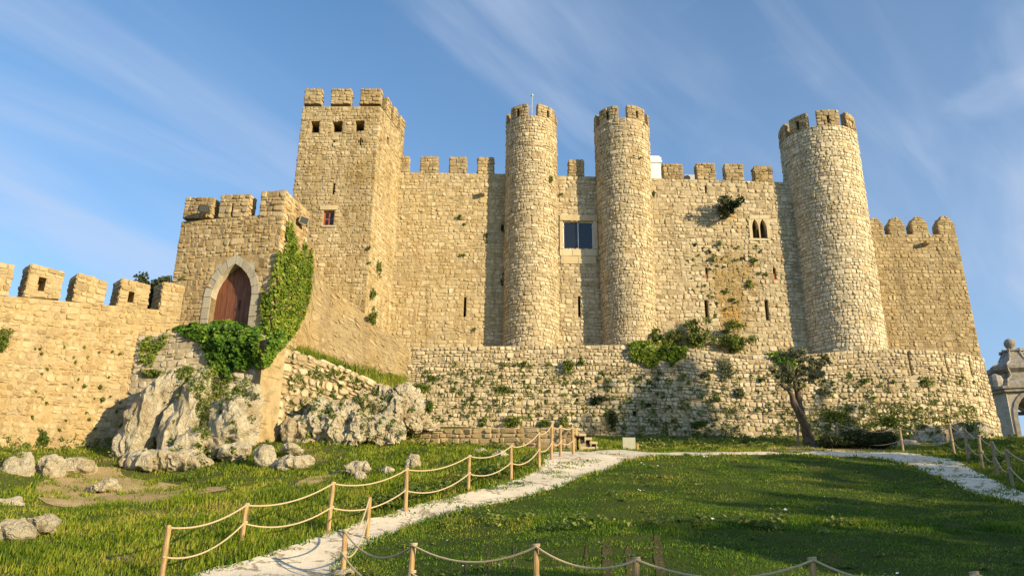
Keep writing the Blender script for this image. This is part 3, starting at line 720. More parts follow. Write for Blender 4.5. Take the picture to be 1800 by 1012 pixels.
# ------------------------------------------------------------------ round towers
def round_tower(label, xt0, xt1, yt, xb0, xb1, yb, cy, merl, ymt, seed, mat='pale'):
    """merl: merlon spans in degrees from the camera-facing line"""
    zt = atY((xt0 + xt1) / 2, yt, cy)[2]
    def rad(x0, x1, y):
        p0, p1 = atY(x0, y, cy), atY(x1, y, cy); return (p0[0] + p1[0]) / 2, (p1[0] - p0[0]) / 2 * .995
    ct, rt = rad(xt0, xt1, yt); cb, rb = rad(xb0, xb1, yb); cx_ = (ct + cb) / 2
    zb = 11.0; zbp = atY((xb0 + xb1) / 2, yb, cy)[2]
    rb0 = rb + (rb - rt) * (zbp - zb) / (zt - zbp)
    fa = -math.atan2(cx_, cy)
    zt = atY((xt0 + xt1) / 2, yt, cy - rt)[2]; zm = atY((xt0 + xt1) / 2, ymt, cy - rt)[2]
    th = thing('round_tower', label, 'tower', (cx_, cy, zb))
    patch = cyl((cx_, cy), rb0, rt, zb, zt, fa - math.pi, fa + math.pi)
    V, Fc = body(patch, .5, (), .45); mesh_obj('wall_core', V, Fc, M['mortar_pale'], th)
    # tower roof deck behind the parapet
    mb = MB(); mb.lathe([(rt - .45, -.5), (rt - .45, -.35)], (cx_, cy, zt), 32); mb.build('roof_deck', M['mortar'], th)
    st = Stones(); st.lay(patch, .20, .27, (), .036, wob=.36, cham=(.14, .42), rng=np.random.default_rng(seed)); set_stones(th, st, M[mat], minpx=7.5)
    for (d0, d1) in merl:
        p0, p1 = fa + math.radians(d0), fa + math.radians(d1)
        pt = cyl((cx_, cy), rt, rt, zt, zm, p0, p1); Wd = pt[1]; Ht = pt[2]
        hole = [(Wd * .5 - .085, Ht * .10, Wd * .5 + .085, Ht * .66)] if abs((d0 + d1) / 2) < 75 else []
        V, Fc = body(pt, .38, hole, .3, .42); s2 = Stones(); s2.lay(pt, .24, .36, hole, .045)
        pti = cyl((cx_, cy), rt - .38, rt - .38, zt, zm, p0, p1); Si, Wi, Hi = pti
        s2.lay(((lambda a, b, Si=Si, Wi=Wi: Si(Wi - np.asarray(a), b)), Wi, Hi), .28, .45, (), .03)
        merlon_obj(th, V, Fc, s2, M['old'], M['mortar_dark'])
    return th, (cx_, cy, rt, zt, zm)
rt1, T1 = round_tower('slender round tower carrying a thin antenna mast', 890, 976.5, 203, 885, 983, 602, 45.95,
                      [(-55, -8), (14, 68), (86, 134), (152, 200), (222, 284)], 181.5, 21)
rt2, T2 = round_tower('round tower just right of the big glass window', 1046, 1140, 207, 1059, 1152, 602, 45.9,
                      [(-52, -6), (13, 58), (76, 122), (140, 186), (204, 250), (268, 296)], 184, 22)
rt3, T3 = round_tower('thickest round tower standing behind the olive tree', 1371, 1497, 219, 1416, 1553, 612, 46.45,
                      [(-88, -52), (-42, -11), (2, 37), (50, 84), (98, 132), (146, 180), (194, 224), (238, 262)], 192.5, 23, 'white_rubble')

# ------------------------------------------------------------------ square keep
kFR = onpl(668, 187, ((-30, 42.6), (30, 42.6))); kFL = atY(533.5, 183, 42.75)
kBR = atY(709, 262, 46.3)
zkt = kFR[2]; zkb = 9.0
kfl, kfr, kbr = kFL[:2], kFR[:2], kBR[:2]; kbl = kfl + (kbr - kfr)
keep = thing('keep_tower', 'tall square keep with three square openings under its battlements', 'tower', ((kfl[0] + kbr[0]) / 2, 44.5, zkb))
def shorten(pt, e):
    S, Wd, Ht = pt
    return ((lambda a, b: S(np.asarray(a) + e, b)), Wd - 2 * e, Ht)
def z3(p, z): return np.array([p[0], p[1], z])
kp_f = quad(z3(kfl, zkb), z3(kfr, zkb), z3(kfr, zkt), z3(kfl, zkt)); kp_r = quad(z3(kfr, zkb), z3(kbr, zkb), z3(kbr, zkt), z3(kfr, zkt))
kp_l = quad(z3(kbl, zkb), z3(kfl, zkb), z3(kfl, zkt), z3(kbl, zkt)); kp_b = quad(z3(kbr, zkb), z3(kbl, zkb), z3(kbl, zkt), z3(kbr, zkt))
kh = [hole_px(kp_f, *h) for h in ((546, 213, 561.5, 233.5), (584.5, 213, 601.5, 232.5), (624, 212, 640, 231.5), (584.7, 322, 588.5, 342), (568, 370.5, 587, 396), (629, 246, 638, 251), (632, 242, 635.2, 257), (585, 247, 589, 251))]
khr = [hole_px(kp_r, *h) for h in ((680, 241, 684, 256),)]
for nm, pt, hs in (('f', kp_f, kh), ('r', kp_r, khr), ('l', kp_l, []), ('b', kp_b, [])):
    V, Fc = body(shorten(pt, .35) if nm in 'lb' else pt, {'f': 1.5, 'r': .5, 'l': .3, 'b': .5}[nm], hs, 1.5, 1.35); mesh_obj('wall_core', V, Fc, M['plaster'], keep)
st = Stones(); g = np.random.default_rng(31)
st.lay(kp_f, .195, .27, kh, .032, rng=g, ext=.03, wob=.3, cham=(.14, .42)); st.lay(kp_r, .195, .27, khr, .02, rng=g, ext=.03, wob=.3, cham=(.14, .42)); st.lay(kp_l, .3, .5, (), .05, rng=g); st.lay(kp_b, .3, .5, (), .05, rng=g)
set_stones(keep, st, M['keep'], minpx=7.5)
mb = MB(); c4 = [z3(kfl, zkt - .4), z3(kfr, zkt - .4), z3(kbr, zkt - .4), z3(kbl, zkt - .4)]; mb.add(c4, [[0, 1, 2, 3]]); mb.build('roof_deck', M['mortar'], keep)
kpl = (tuple(kfl), tuple(kfr))
for (x0, x1) in ((534, 563.5), (581, 615.5), (632.5, 668)): merlon_px(keep, kpl, x0, x1, 156, 183, .5, M['old'], M['mortar_dark'])
rd = (kbr - kfr); rl = np.linalg.norm(rd); rdn = rd / rl; zmt = onpl(650, 156, kpl)[2]
rin = np.array([-rdn[1], rdn[0], 0]) * .5; kt = zkt + .02
for (f0, f1) in ((.24, .42), (.52, .69), (.80, 1.0)):
    a, b = kfr + rd * f0, kfr + rd * f1; merlon(keep, z3(a, kt), z3(b, kt), z3(b, zmt), z3(a, zmt), rin, M['old'], M['mortar_dark'])
lin = -rin
for (f0, f1) in ((0.0, .18), (.34, .52), (.68, 1.0)):
    a, b = kbl + (kfl - kbl) * f0, kbl + (kfl - kbl) * f1
    if f0 > 0: continue
    merlon(keep, z3(a, kt), z3(b, kt), z3(b, zmt), z3(a, zmt), -rin, M['old'], M['mortar_dark'])
# red casement in the keep
def frame_window(parent, patch, hole, mat_f, mat_g, depth, bars_v, bars_h, fw=.07, name='window'):
    S = patch[0]; a0, b0, a1, b1 = hole; P = lambda a, b: S(np.array(a), np.array(b)); n = normal(S, np.array((a0 + a1) / 2), np.array((b0 + b1) / 2))
    o = P(a0, b0) - n * depth; ux = P(a1, b0) - P(a0, b0); w = np.linalg.norm(ux); ux /= w; h = b1 - b0; uz = np.array([0, 0, 1.0]); ax = np.array([ux, -n, uz])
    mb = MB(); mb.box((0, 0, 0), (fw, .06, h), ax, o).box((w - fw, 0, 0), (w, .06, h), ax, o).box((fw, 0, 0), (w - fw, .06, fw), ax, o).box((fw, 0, h - fw), (w - fw, .06, h), ax, o)
    for q in bars_v: mb.box((q * w - fw * .4, .008, fw), (q * w + fw * .4, .05, h - fw), ax, o)
    for q in bars_h: mb.box((fw, .012, q * h - fw * .4), (w - fw, .045, q * h + fw * .4), ax, o)
    f = mb.build('frame' if name == 'window' else name, mat_f, parent, origin=o)
    nv, nh = [0] + list(bars_v) + [1], [0] + list(bars_h) + [1]
    for i in range(len(nv) - 1):
        for j in range(len(nh) - 1):
            mb = MB(); mb.box((nv[i] * w + .02, .03, nh[j] * h + .02), (nv[i + 1] * w - .02, .038, nh[j + 1] * h - .02), ax, o); mb.build('pane', mat_g, f, origin=o)
    return f, o, ax, w, h
frame_window(keep, kp_f, kh[4], M['redwood'], M['glass'], .16, (.5,), (.5,), .085, 'window')
def slab_on(parent, name, patch, x0, y0, x1, y1, mat, proud, back=.1, gap=0):
    a0, b0, a1, b1 = hole_px(patch, x0, y0, x1, y1); S = patch[0]
    a = np.array([a0, a1, a1, a0]); b = np.array([b0, b0, b1, b1]); f = S(a, b); n = normal(S, a, b)
    V = np.concatenate([f + n * proud, f - n * back]); 
    return mesh_obj(name, V, [[0, 1, 2, 3], [4, 7, 6, 5], [0, 4, 5, 1], [1, 5, 6, 2], [2, 6, 7, 3], [3, 7, 4, 0]], mat, parent, origin=V.mean(0), tint=[float(RNG.uniform(.1, .9))] * 6)
slab_on(keep, 'lintel', kp_f, 563, 362, 593, 369.5, M['ashlar'], .075)
slab_on(keep, 'sill', kp_f, 566, 397, 590, 399.5, M['ashlar'], .085)
slab_on(keep, 'corbel', kp_f, 586.5, 252, 596, 258, M['ashlar'], .10)

# ------------------------------------------------------------------ windows of the curtain walls
S2 = cp2[0]; h2 = hole_px(cp2, 990, 389, 1043, 438)
for q in ((984, 379, 1050, 388.5), (984, 389.5, 989.7, 438), (1043.3, 389.5, 1050, 438), (984, 439, 1006, 450), (1006.6, 439, 1028, 450), (1028.6, 439, 1050, 450), (986, 450.6, 1016, 464), (1016.6, 450.6, 1048, 464)):
    slab_on(cw2, 'ashlar_block', cp2, *q, M['ashlar'], .085)
f, o, ax, w, h = frame_window(cw2, cp2, h2, M['white'], M['glass'], .10, (.5,), (), .05, 'window')
for zf in (.02, .18, .80, .97):
    for xf in (.02, .98): mb = MB(); mb.box((xf * w - .05, -.035, zf * h - .04), (xf * w + .05, -.002, zf * h + .04), ax, o); mb.build('clip', M['steel'], f, origin=o)
# twin lancets
def arch_pts(w, h, spring, n=7, pointed=1.0):
    """half-outline of a pointed arch, left foot to right foot"""
    R = w * pointed; pts = [(0, 0)]
    for i in range(n + 1):
        c = R; cosmax = (R - w / 2) / R; t = math.acos(cosmax) * i / n; pts.append((R - R * math.cos(t), spring + R * math.sin(t) * (h - spring) / (R * math.sin(math.acos(cosmax)))))
    return pts + [(w - x, y) for x, y in pts[::-1][1:]]
def spandrel(parent, name, patch, hole, spring_f, mat, proud, thick, pointed=1.0, border=0.0):
    """fills the square head of an opening down to a pointed arch"""
    S = patch[0]; a0, b0, a1, b1 = hole; w, h = a1 - a0, b1 - b0; pts = arch_pts(w, h, h * spring_f, 7, pointed)
    k = len(pts); mid = k // 2; n = normal(S, np.array((a0 + a1) / 2), np.array((b0 + b1) / 2))
    V = []; Fc = []
    for lay in (proud, proud - thick):
        for (x, y) in pts: V.append(S(np.array(a0 + x), np.array(b0 + y)) + n * lay)
        for (x, y) in ((0, h + border), (w, h + border)): V.append(S(np.array(a0 + x), np.array(b0 + y)) + n * lay)
    for base in (0, k + 2):
        for i in range(1, mid): Fc.append([base + k, base + i, base + i + 1] if base else [base + k, base + i, base + i + 1])
        for i in range(mid, k - 2): Fc.append([base + k + 1, base + i, base + i + 1])
        Fc.append([base + k, base + mid, base + k + 1])
    for i in range(k - 1): Fc.append([i, i + 1, k + 2 + i + 1, k + 2 + i])
    return mesh_obj(name, V, Fc, mat, parent, origin=np.array(V).mean(0), tint=[.5] * len(Fc))
for q in ((1322, 386, 1333, 419), (1335.5, 386, 1347, 419)): spandrel(cw3, 'arch_head', cp3, hole_px(cp3, *q), .52, M['ashlar'], .07, .4)
for q in ((1317, 379, 1334, 385.6), (1334.4, 379, 1351.5, 385.6), (1316.5, 386.2, 1321.7, 419), (1333.2, 386.2, 1335.3, 419), (1347.3, 386.2, 1352, 419), (1316, 419.6, 1353, 423)): slab_on(cw3, 'ashlar_block', cp3, *q, M['ashlar'], .075)
for q in ((1240.2, 481, 1243.8, 489), (1359.4, 481, 1363.7, 491)): slab_on(cw3, 'brick', cp3, *q, plain_mat('red brick', (.36, .09, .03), .9, .2), -.05, .3)
for q in ((847, 339, 852, 346),): slab_on(cw1, 'corbel', cp1, *q, M['dark'], .45)

# ------------------------------------------------------------------ right tower with pointed merlons
RP = ((0, 46.6), (30, 46.6)); zb = 10.0
rTL = onpl(1500, 412, RP); rTR = onpl(1681, 412, RP); rBR = onpl(1719, 622, RP)
rq = quad((rTL[0], 46.6, zb), ((rTR[0] + rBR[0]) / 2 + .15, 46.6, zb), rTR, rTL)
rtow = thing('square_tower', 'brown square tower with pointed merlons at the far right of the castle', 'tower', (24, 48, zb))
rh = [hole_px(rq, 1624, 427, 1629, 432)]
V, Fc = body(rq, 3.5, (), 1.5); mesh_obj('wall_core', V, Fc, M['mortar_dark'], rtow)
st = Stones(); g = np.random.default_rng(41); st.lay(rq, .20, .30, (), .026, wob=.3, rng=g, ext=.03)
eBR, eTR = rq[0](np.array(rq[1]), np.array(0.)), rq[0](np.array(rq[1]), np.array(rq[2])); bk = np.array([0, 3.5, 0])
st.lay(quad(eBR, eBR + bk, eTR + bk, eTR), .24, .4, (), .035, rng=g); set_stones(rtow, st, M['old'], minpx=7.5)
slab_on(rtow, 'corbel', rq, 1622, 427, 1628, 433, M['dark'], .5)
for (x0, x1, yt, yb) in ((1527, 1554, 383, 412), (1565.5, 1592, 382, 412), (1604.5, 1633, 381, 412), (1651, 1680.5, 380, 412)):
    BL, BR = onpl(x0, yb, RP), onpl(x1, yb, RP); zt = onpl((x0 + x1) / 2, yt, RP)[2]; zs = BL[2] + (zt - BL[2]) * .62; w = BR[0] - BL[0]; T = .7
    prof = [(0, BL[2] - .02), (w, BL[2] - .02), (w, zs), (w * .68, zt), (w * .32, zt), (0, zs)]
    V = [(BL[0] + x, 46.6, z) for x, z in prof] + [(BL[0] + x, 46.6 + T, z) for x, z in prof]
    Fc = [list(range(6)), list(range(11, 5, -1))] + [[i, i + 6, (i + 1) % 6 + 6, (i + 1) % 6] for i in range(6)]
    s2 = Stones(); s2.lay(quad(V[0], V[1], V[2], V[5]), .2, .33, (), .03); s2.lay(quad(V[5], V[2], V[3], V[4]), .2, .33, (), .03)
    s2.lay(quad(V[6], V[0], V[5], V[11]), .2, .33, (), .03); s2.lay(quad(V[11], V[5], V[4], V[10]), .25, .4, (), .03); s2.lay(quad(V[2], V[8], V[9], V[3]), .25, .4, (), .03); s2.lay(quad(V[1], V[7], V[8], V[2]), .22, .33, (), .03)
    merlon_obj(rtow, [tuple(map(float, v)) for v in V], Fc, s2, M['old'], M['mortar_dark'])

# ------------------------------------------------------------------ long retaining wall and round bastion below the castle
RY = 42.4
xl = atY(718, 612, RY)[0]; xr = 19.6
ec = np.array([19.6, 47.2]); ea, eb = 7.75, 47.2 - RY
arc = [(ec[0] + ea * math.sin(q), ec[1] - eb * math.cos(q)) for q in np.linspace(0, math.radians(125), 26)]
pl_ = [(x, RY) for x in np.linspace(xl, xr, 30)] + arc[1:]
pl_ = np.array(pl_); sl_ = np.concatenate([[0], np.cumsum(np.linalg.norm(np.diff(pl_, axis=0), axis=1))]); LW = sl_[-1]
tn = np.gradient(pl_, axis=0); tn /= np.linalg.norm(tn, axis=1, keepdims=True); on = np.stack([tn[:, 1], -tn[:, 0]], 1)
tpx = [(718, 613), (800, 609), (1000, 607), (1100, 606), (1200, 610), (1240, 616), (1290, 624), (1400, 624), (1480, 617), (1560, 613), (1640, 615), (1700, 622), (1723, 628)]
ppx, _, _ = proj(np.c_[pl_, np.full(len(pl_), 12.2)])
tops = np.interp(ppx, [p[0] for p in tpx], [p[1] for p in tpx]); 
ZT = []
for i, (x, y) in enumerate(pl_):
    d = ray(ppx[i], tops[i]); ZT.append(d[2] / d[1] * y if i < 30 + 16 else ZT[-1])
ZT = np.array(ZT); ZB = 5.6; HB = 6.6
def SR(a, b):
    a = np.clip(np.asarray(a, float), 0, LW); b = np.asarray(b, float)
    x = np.interp(a, sl_, pl_[:, 0]); y = np.interp(a, sl_, pl_[:, 1]); zt = np.interp(a, sl_, ZT); ox = np.interp(a, sl_, on[:, 0]); oy = np.interp(a, sl_, on[:, 1])
    t = b / HB; z = ZB + (zt - ZB) * t; bat = .42 * np.clip(1 - t, 0, 1) ** 1.2
    return np.stack([x + ox * bat, y + oy * bat, z], -1)
ret = thing('retaining_wall', 'long rough retaining wall with weeds, bulging round at its right end', 'wall', (5, RY, ZB))
pr = (SR, LW, HB); slits = [hole_px(pr, *q) for q in ((1597.5, 618, 1601.5, 660), (1661, 622, 1663.5, 652), (1704, 626, 1706.5, 662), (1112, 722, 1119, 731), (1027, 655, 1031, 659), (1012, 700, 1017, 706), (1045, 668, 1049, 672), (892, 629, 896, 634))]
V, Fc = body(pr, 1.0, slits, .8, .5); mesh_obj('wall_core', V, Fc, M['mortar_pale'], ret)
st = Stones(); g = np.random.default_rng(51); st.lay(pr, .215, .29, slits, .06, rng=g, gap=.028, wob=.40, cham=(.15, .46))
set_stones(ret, st, M['ret'], minpx=9)
# terrace between the walls
mb = MB(); tp = np.concatenate([pl_[:46] + 0 * on[:46]]); V = [(x, y + .3, z - .05) for (x, y), z in zip(tp, ZT[:46])] + [(x, 48.5, z + .1) for (x, y), z in zip(tp, ZT[:46])]
n_ = len(tp); mb.add(V, [[i, i + 1, n_ + i + 1, n_ + i] for i in range(n_ - 1)]); t_ = mb.build('terrace_ground', M['terrace']); t_['kind'] = 'structure'

# ------------------------------------------------------------------ gate tower
gFL = atY(321, 384, 34.4); gFR = atY(497, 381, 33.4)
gfl, gfr = gFL[:2], gFR[:2]; zgt = (gFL[2] + gFR[2]) / 2; zgb = 7.5
GP = (tuple(gfl), tuple(gfr)); gin = inward(GP, 1.0)
gbr = gfr + gin[:2] * 2.3 + np.array([.1, 0]); gbl = gfl + gin[:2] * 4.2
gate = thing('gate_tower', 'low battlemented gate tower with the pointed wooden door', 'tower', (*((gfl + gfr) / 2), zgb))
gq_f = quad(z3(gfl, zgb), z3(gfr, zgb), z3(gfr, zgt), z3(gfl, zgt)); gq_r = quad(z3(gfr, zgb), z3(gbr, zgb), z3(gbr, zgt), z3(gfr, zgt)); gq_l = quad(z3(gbl, zgb), z3(gfl, zgb), z3(gfl, zgt), z3(gbl, zgt)); gq_b = quad(z3(gbr, zgb), z3(gbl, zgb), z3(gbl, zgt), z3(gbr, zgt))
dh = hole_px(gq_f, 365, 461, 443, 574)
d_a0 = px_ab(gq_f, 366, 560)[0]; d_a1 = px_ab(gq_f, 441, 560)[0]; d_a1 = px_ab(gq_f, 444.5, 505)[0]; d_b1 = px_ab(gq_f, 420, 463)[1]; d_b0 = px_ab(gq_f, 405, 578)[1]
dh = (d_a0, d_b0, d_a1, d_b1)
for pt, hs, T in ((gq_f, [dh], .8), (gq_r, [], .8), (shorten(gq_l, .3), [], .8), (shorten(gq_b, .3), [], .8)):
    V, Fc = body(pt, T, hs, 1.2, .72); mesh_obj('wall_core', V, Fc, M['mortar_gold'], gate)
st = Stones(); g = np.random.default_rng(61)
sw = .34    # width of the dressed arch surround
dhs = (dh[0] - sw, dh[1], dh[2] + sw, dh[3] + .1)
st.lay(gq_f, .205, .31, [(dh[0] - sw, dh[1], dh[2] + sw, dh[1] + (dh[3] - dh[1]) * .62), (dh[0] - .05, dh[1], dh[2] + .05, dh[3] + .34)], .03, rng=g, ext=.02, wob=.34, cham=(.14, .44)); st.lay(gq_r, .22, .33, (), .03, rng=g, ext=.02); st.lay(gq_l, .3, .5, (), .035, rng=g)
set_stones(gate, st, M['gold'], 300, 9)
mb = MB(); mb.add([z3(gfl, zgt - .3), z3(gfr, zgt - .3), z3(gbr, zgt - .3), z3(gbl, zgt - .3)], [[0, 1, 2, 3]]); mb.build('roof_deck', M['mortar'], gate)
merlon_px(gate, GP, 321.5, 371, (347, 348), (384, 383), .6, M['gold'], M['mortar_gold'], split=50)
merlon_px(gate, GP, 383.5, 435, (343, 342), (383, 382), .6, M['gold'], M['mortar_gold'], split=50, slit=(.40, .05, .47, .62))
merlon_px(gate, GP, 455, 497.5, (337, 335.5), (382, 381), .6, M['gold'], M['mortar_gold'], split=50)
gz = onpl(480, 336, GP)[2]
a, b = gfr + (gbr - gfr) * .27, gfr + (gbr - gfr) * 1.0; rdn = (gbr - gfr) / np.linalg.norm(gbr - gfr)
merlon(gate, z3(a, zgt + .01), z3(b, zgt + .01), z3(b, gz - .05), z3(a, gz - .05), np.array([-rdn[1], rdn[0], 0]) * .6, M['gold'], M['mortar_gold'], split=30)
# arch: spandrel fills the square head, dressed voussoirs stand proud round it, door set back
spandrel(gate, 'arch_head', gq_f, dh, .50, M['archst'], .012, .70, 1.15)
S = gq_f[0]; dw, dH = dh[2] - dh[0], dh[3] - dh[1]; gn = normal(S, np.array(dh[0]), np.array(dh[1]))
inner = np.array(arch_pts(dw, dH, dH * .50, 5, 1.15)); outer = np.array(arch_pts(dw + 2 * sw, dH + sw * 1.25, dH * .50, 5, 1.1)) - np.array([sw, 0])
def ring_block(i0, o0, i1, o1, proud=.055):
    P = np.array([i0, i1, o1, o0]); f = S(dh[0] + P[:, 0], dh[1] + P[:, 1]); V = np.concatenate([f + gn * proud, f - gn * .18])
    mesh_obj('voussoir', V, [[3, 2, 1, 0], [4, 5, 6, 7], [0, 1, 5, 4], [1, 2, 6, 5], [2, 3, 7, 6], [3, 0, 4, 7]], M['archst'], gate, origin=V.mean(0), tint=[float(RNG.uniform(0, 1))] * 6)
k = len(inner)
for i in range(k - 1):
    if i in (0, k - 2):
        for q in range(3):
            f0, f1 = q / 3 + .008, (q + 1) / 3 - .006; L_ = lambda A, t: A[i] + (A[i + 1] - A[i]) * t
            ring_block(L_(inner, f0), L_(outer, f0), L_(inner, f1), L_(outer, f1), .05 + .012 * (q % 2))
    else:
        L_ = lambda A, t: A[i] + (A[i + 1] - A[i]) * t
        ring_block(L_(inner, .03), L_(outer, .03), L_(inner, .97), L_(outer, .97), .05 + .012 * (i % 2))
# door leaves of upright boards
ux = S(np.array(dh[2]), np.array(dh[1])) - S(np.array(dh[0]), np.array(dh[1])); ux /= np.linalg.norm(ux); do = S(np.array(dh[0]), np.array(dh[1])) - gn * .42; axd = np.array([ux, -gn, [0, 0, 1.0]])
door = mesh_obj('door', (np.array([(0, .06, 0), (dw, .06, 0), (dw, .06, dH), (0, .06, dH)]) @ axd + do), [[0, 1, 2, 3]], M['door'], gate, origin=do)
xs = np.linspace(0, dw, 9)
for i in range(8):
    mb = MB(); q = (.0, .006, .003, .0, .022, .017, .022, .02)[i] - .01; mb.box((xs[i] + .006, -q - .03, 0), (xs[i + 1] - .006, .05, dH * .995), axd, do); mb.build('plank', M['door'], door, origin=do)
mb = MB(); hp = do + np.array([dw * .60, -.075, dH * .37]) @ axd
mb.tube([hp + np.array([.07 * math.cos(t), 0, .07 * math.sin(t) - .07]) for t in np.linspace(0, 6.28, 13)], .012, 6); mb.box((dw * .58, -.08, dH * .36), (dw * .62, -.04, dH * .42), axd, do); mb.box((dw * .585, -.085, dH * .43), (dw * .615, -.04, dH * .47), axd, do)
mb.build('ring_handle', M['iron'], door, origin=hp)
# floodlights on the gate tower
def floodlight(label, P, fwd, matb, w=.55, h=.40, d=.2):
    th = thing('floodlight', label, 'lamp', P); fwd = np.array(fwd, float); fwd /= np.linalg.norm(fwd); r = np.cross(fwd, [0, 0, 1]); r /= np.linalg.norm(r); u = np.cross(r, fwd); ax = np.array([r, fwd, u]); P = np.array(P)
    prof = [(-d, .55), (-d * .6, .85), (0, 1), (.03, 1)]; V = []
    for (y, s) in prof:
        for (x, z) in ((-.5, -.35), (-.35, -.5), (.35, -.5), (.5, -.35), (.5, .35), (.35, .5), (-.35, .5), (-.5, .35)): V.append(np.array([x * w * s, y, z * h * s]) @ ax + P)
    Fc = [list(range(8))] + [[i * 8 + j, i * 8 + (j + 1) % 8, i * 8 + 8 + (j + 1) % 8, i * 8 + 8 + j] for i in range(3) for j in range(8)] + [list(range(24, 32))[::-1]]
    mesh_obj('housing', V, Fc, matb, th)
    mb = MB(); mb.box((-w * .40, .034, -h * .38), (w * .40, .05, h * .38), ax, P); mb.build('lens', M['lampglass'], th)
    mb = MB(); mb.box((-w * .56, -.07, -h * .62), (-w * .52, -.01, h * .1), ax, P).box((w * .52, -.07, -h * .62), (w * .56, -.01, h * .1), ax, P).box((-w * .56, -.07, -h * .66), (w * .56, -.01, -h * .62), ax, P); mb.tube([P - u * h * .64 - fwd * .03, P - u * h * .8 - fwd * .5], .025, 6); mb.build('bracket', M['iron'], th)
floodlight('black floodlight fixed in front of the gate tower merlons', onpl(367, 374, GP) + gin * -.42, (.25, -1, -.35), M['lampbody'], .46, .36)
floodlight('grey floodlight jutting from the gate tower above the ivy', atY(534, 387, 34.6), (.85, -.75, -.55), M['lampgrey'], .5, .36, .22)

# ------------------------------------------------------------------ left battlement wall
lw0, lw1 = atY(-40, 500, 28.8)[:2], atY(318, 548, 34.2)[:2]
LP = (tuple(lw0), tuple(lw1))
def lz(px, py): return onpl(px, py, LP)
zl = 0.5; lTL, lTR = lz(-40, 515), lz(318, 548); ldir = (lTL - lTR) / np.linalg.norm(lTL - lTR); lTL = lTL + ldir * 8.0
lq = quad(z3(lTL[:2], zl), z3(lTR[:2], zl), lTR, lTL)
lwall = thing('battlement_wall', 'golden battlemented wall running in from the left to the gate tower', 'castle wall', (*((lw0 + lw1) / 2), zl))
V, Fc = body(lq, 1.3, (), 1.2); mesh_obj('wall_core', V, Fc, M['mortar_gold'], lwall)
st = Stones(); st.lay(lq, .20, .31, (), .032, rng=np.random.default_rng(71), wob=.36, cham=(.14, .44), keep=lambda c: (proj(c)[1] < 612)); set_stones(lwall, st, M['old'], 300, 9)
lin = inward(LP, .95)
for (x0, x1, yt, yb, sl) in ((-45, 14, (452, 463), (512, 520), None), (42.5, 104, (459.5, 476), (520, 524), (.30, .22, .52, .66)), (128.5, 181.5, (477, 493.5), (527, 536), None), (206.5, 257.5, (486.5, 499.5), (537, 543), (.30, .2, .5, .6)), (280, 317.5, (493, 501), (544, 548), None)):
    BL = lz(x0, yb[0]); BR = lz(x1, yb[1]); TL = z3(BL[:2], lz(x0, yt[0])[2]); TR = z3(BR[:2], lz(x1, yt[1])[2]); BL[2] -= .04; BR[2] -= .04
    merlon(lwall, BL, BR, TR, TL, lin, M['old'], M['mortar_gold'], .20, .30, slit=sl, split=60, depth=.032)
for q_ in (1.15, 3.25, 5.35):      # the wall runs on beyond the frame
    A_ = lz(-45, 512) + ldir * q_; B_ = A_ + ldir * 1.25; up_ = np.array([0, 0, 1.45]); merlon(lwall, B_ - np.array([0, 0, .05]), A_ - np.array([0, 0, .05]), A_ + up_, B_ + up_, lin, M['old'], M['mortar_gold'], .20, .30, depth=.032)
# lower, older stage of that wall standing a little proud
off = -inward(LP, .45)[:2]
LP2 = (tuple(lw0 + off), tuple(lw1 + off)); l2 = lambda px, py: onpl(px, py, LP2)
aTL, aTR = l2(-40, 570), l2(247, 592); adir = (aTL - aTR) / np.linalg.norm(aTL - aTR); aTL = aTL + adir * 7.9; lq2 = quad(z3(aTL[:2], .4), z3(aTR[:2], .4), aTR, aTL)
lwall2 = thing('footing_wall', 'rough ledge-topped footing wall below the left battlements', 'wall', (*((aTL + aTR) / 2)[:2], .4))
hl = [hole_px(lq2, 100, 583, 128, 590), hole_px(lq2, 196, 586, 222, 591)]
hl = [(h[0], min(h[1], lq2[2] - .12), h[2], lq2[2] + 0) for h in hl]
V, Fc = body(lq2, .5, (), 1.2); mesh_obj('wall_core', V, Fc, M['plaster'], lwall2)
st = Stones(); st.lay(lq2, .19, .28, (), .026, rng=np.random.default_rng(72), wob=.42, gap=.04, cham=(.2, .48)); set_stones(lwall2, st, M['gold'], 300, 9)

# ------------------------------------------------------------------ landing wall under the door, buttress, skirt wall, rubble wall, low wall
def plain_wall(name, label, pts_top, base_z, T, mat, mort, ch, sl, seed, depth=.05, pl=None, minpx=9, rag=None, keep=None, cat='wall', **k):
    """wall whose crest follows a surveyed line; pts_top = (px, py) on vertical plane pl"""
    P = np.array([onpl(x, y, pl) for x, y in pts_top]); s = np.concatenate([[0], np.cumsum(np.linalg.norm(np.diff(P[:, :2], axis=0), axis=1))]); Wd = s[-1]; H = (P[:, 2] - base_z).mean()
    def S(a, b):
        a = np.asarray(a, float); b = np.asarray(b, float); x = np.interp(a, s, P[:, 0]); y = np.interp(a, s, P[:, 1]); zt = np.interp(a, s, P[:, 2]); return np.stack([x, y, base_z + (zt - base_z) * b / H], -1)
    pt = (S, Wd, H); th = thing(name, label, cat, (*P.mean(0)[:2], base_z))
    V, Fc = body(pt, T, (), .6); mesh_obj('wall_core', V, Fc, mort, th)
    st = Stones(); st.lay(pt, ch, sl, (), depth, rng=np.random.default_rng(seed), keep=keep, **k)
    top = ((lambda a, b: S(a, np.full(np.shape(a), H)) + inward(pl, 1.0) * np.asarray(b)[..., None]), Wd, T); st.lay(top, .3, .4, (), depth * .7)
    set_stones(th, st, mat, 300, minpx); return th, pt
LWP = (tuple(atY(240, 600, 32.6)[:2]), tuple(atY(466, 600, 32.2)[:2]))
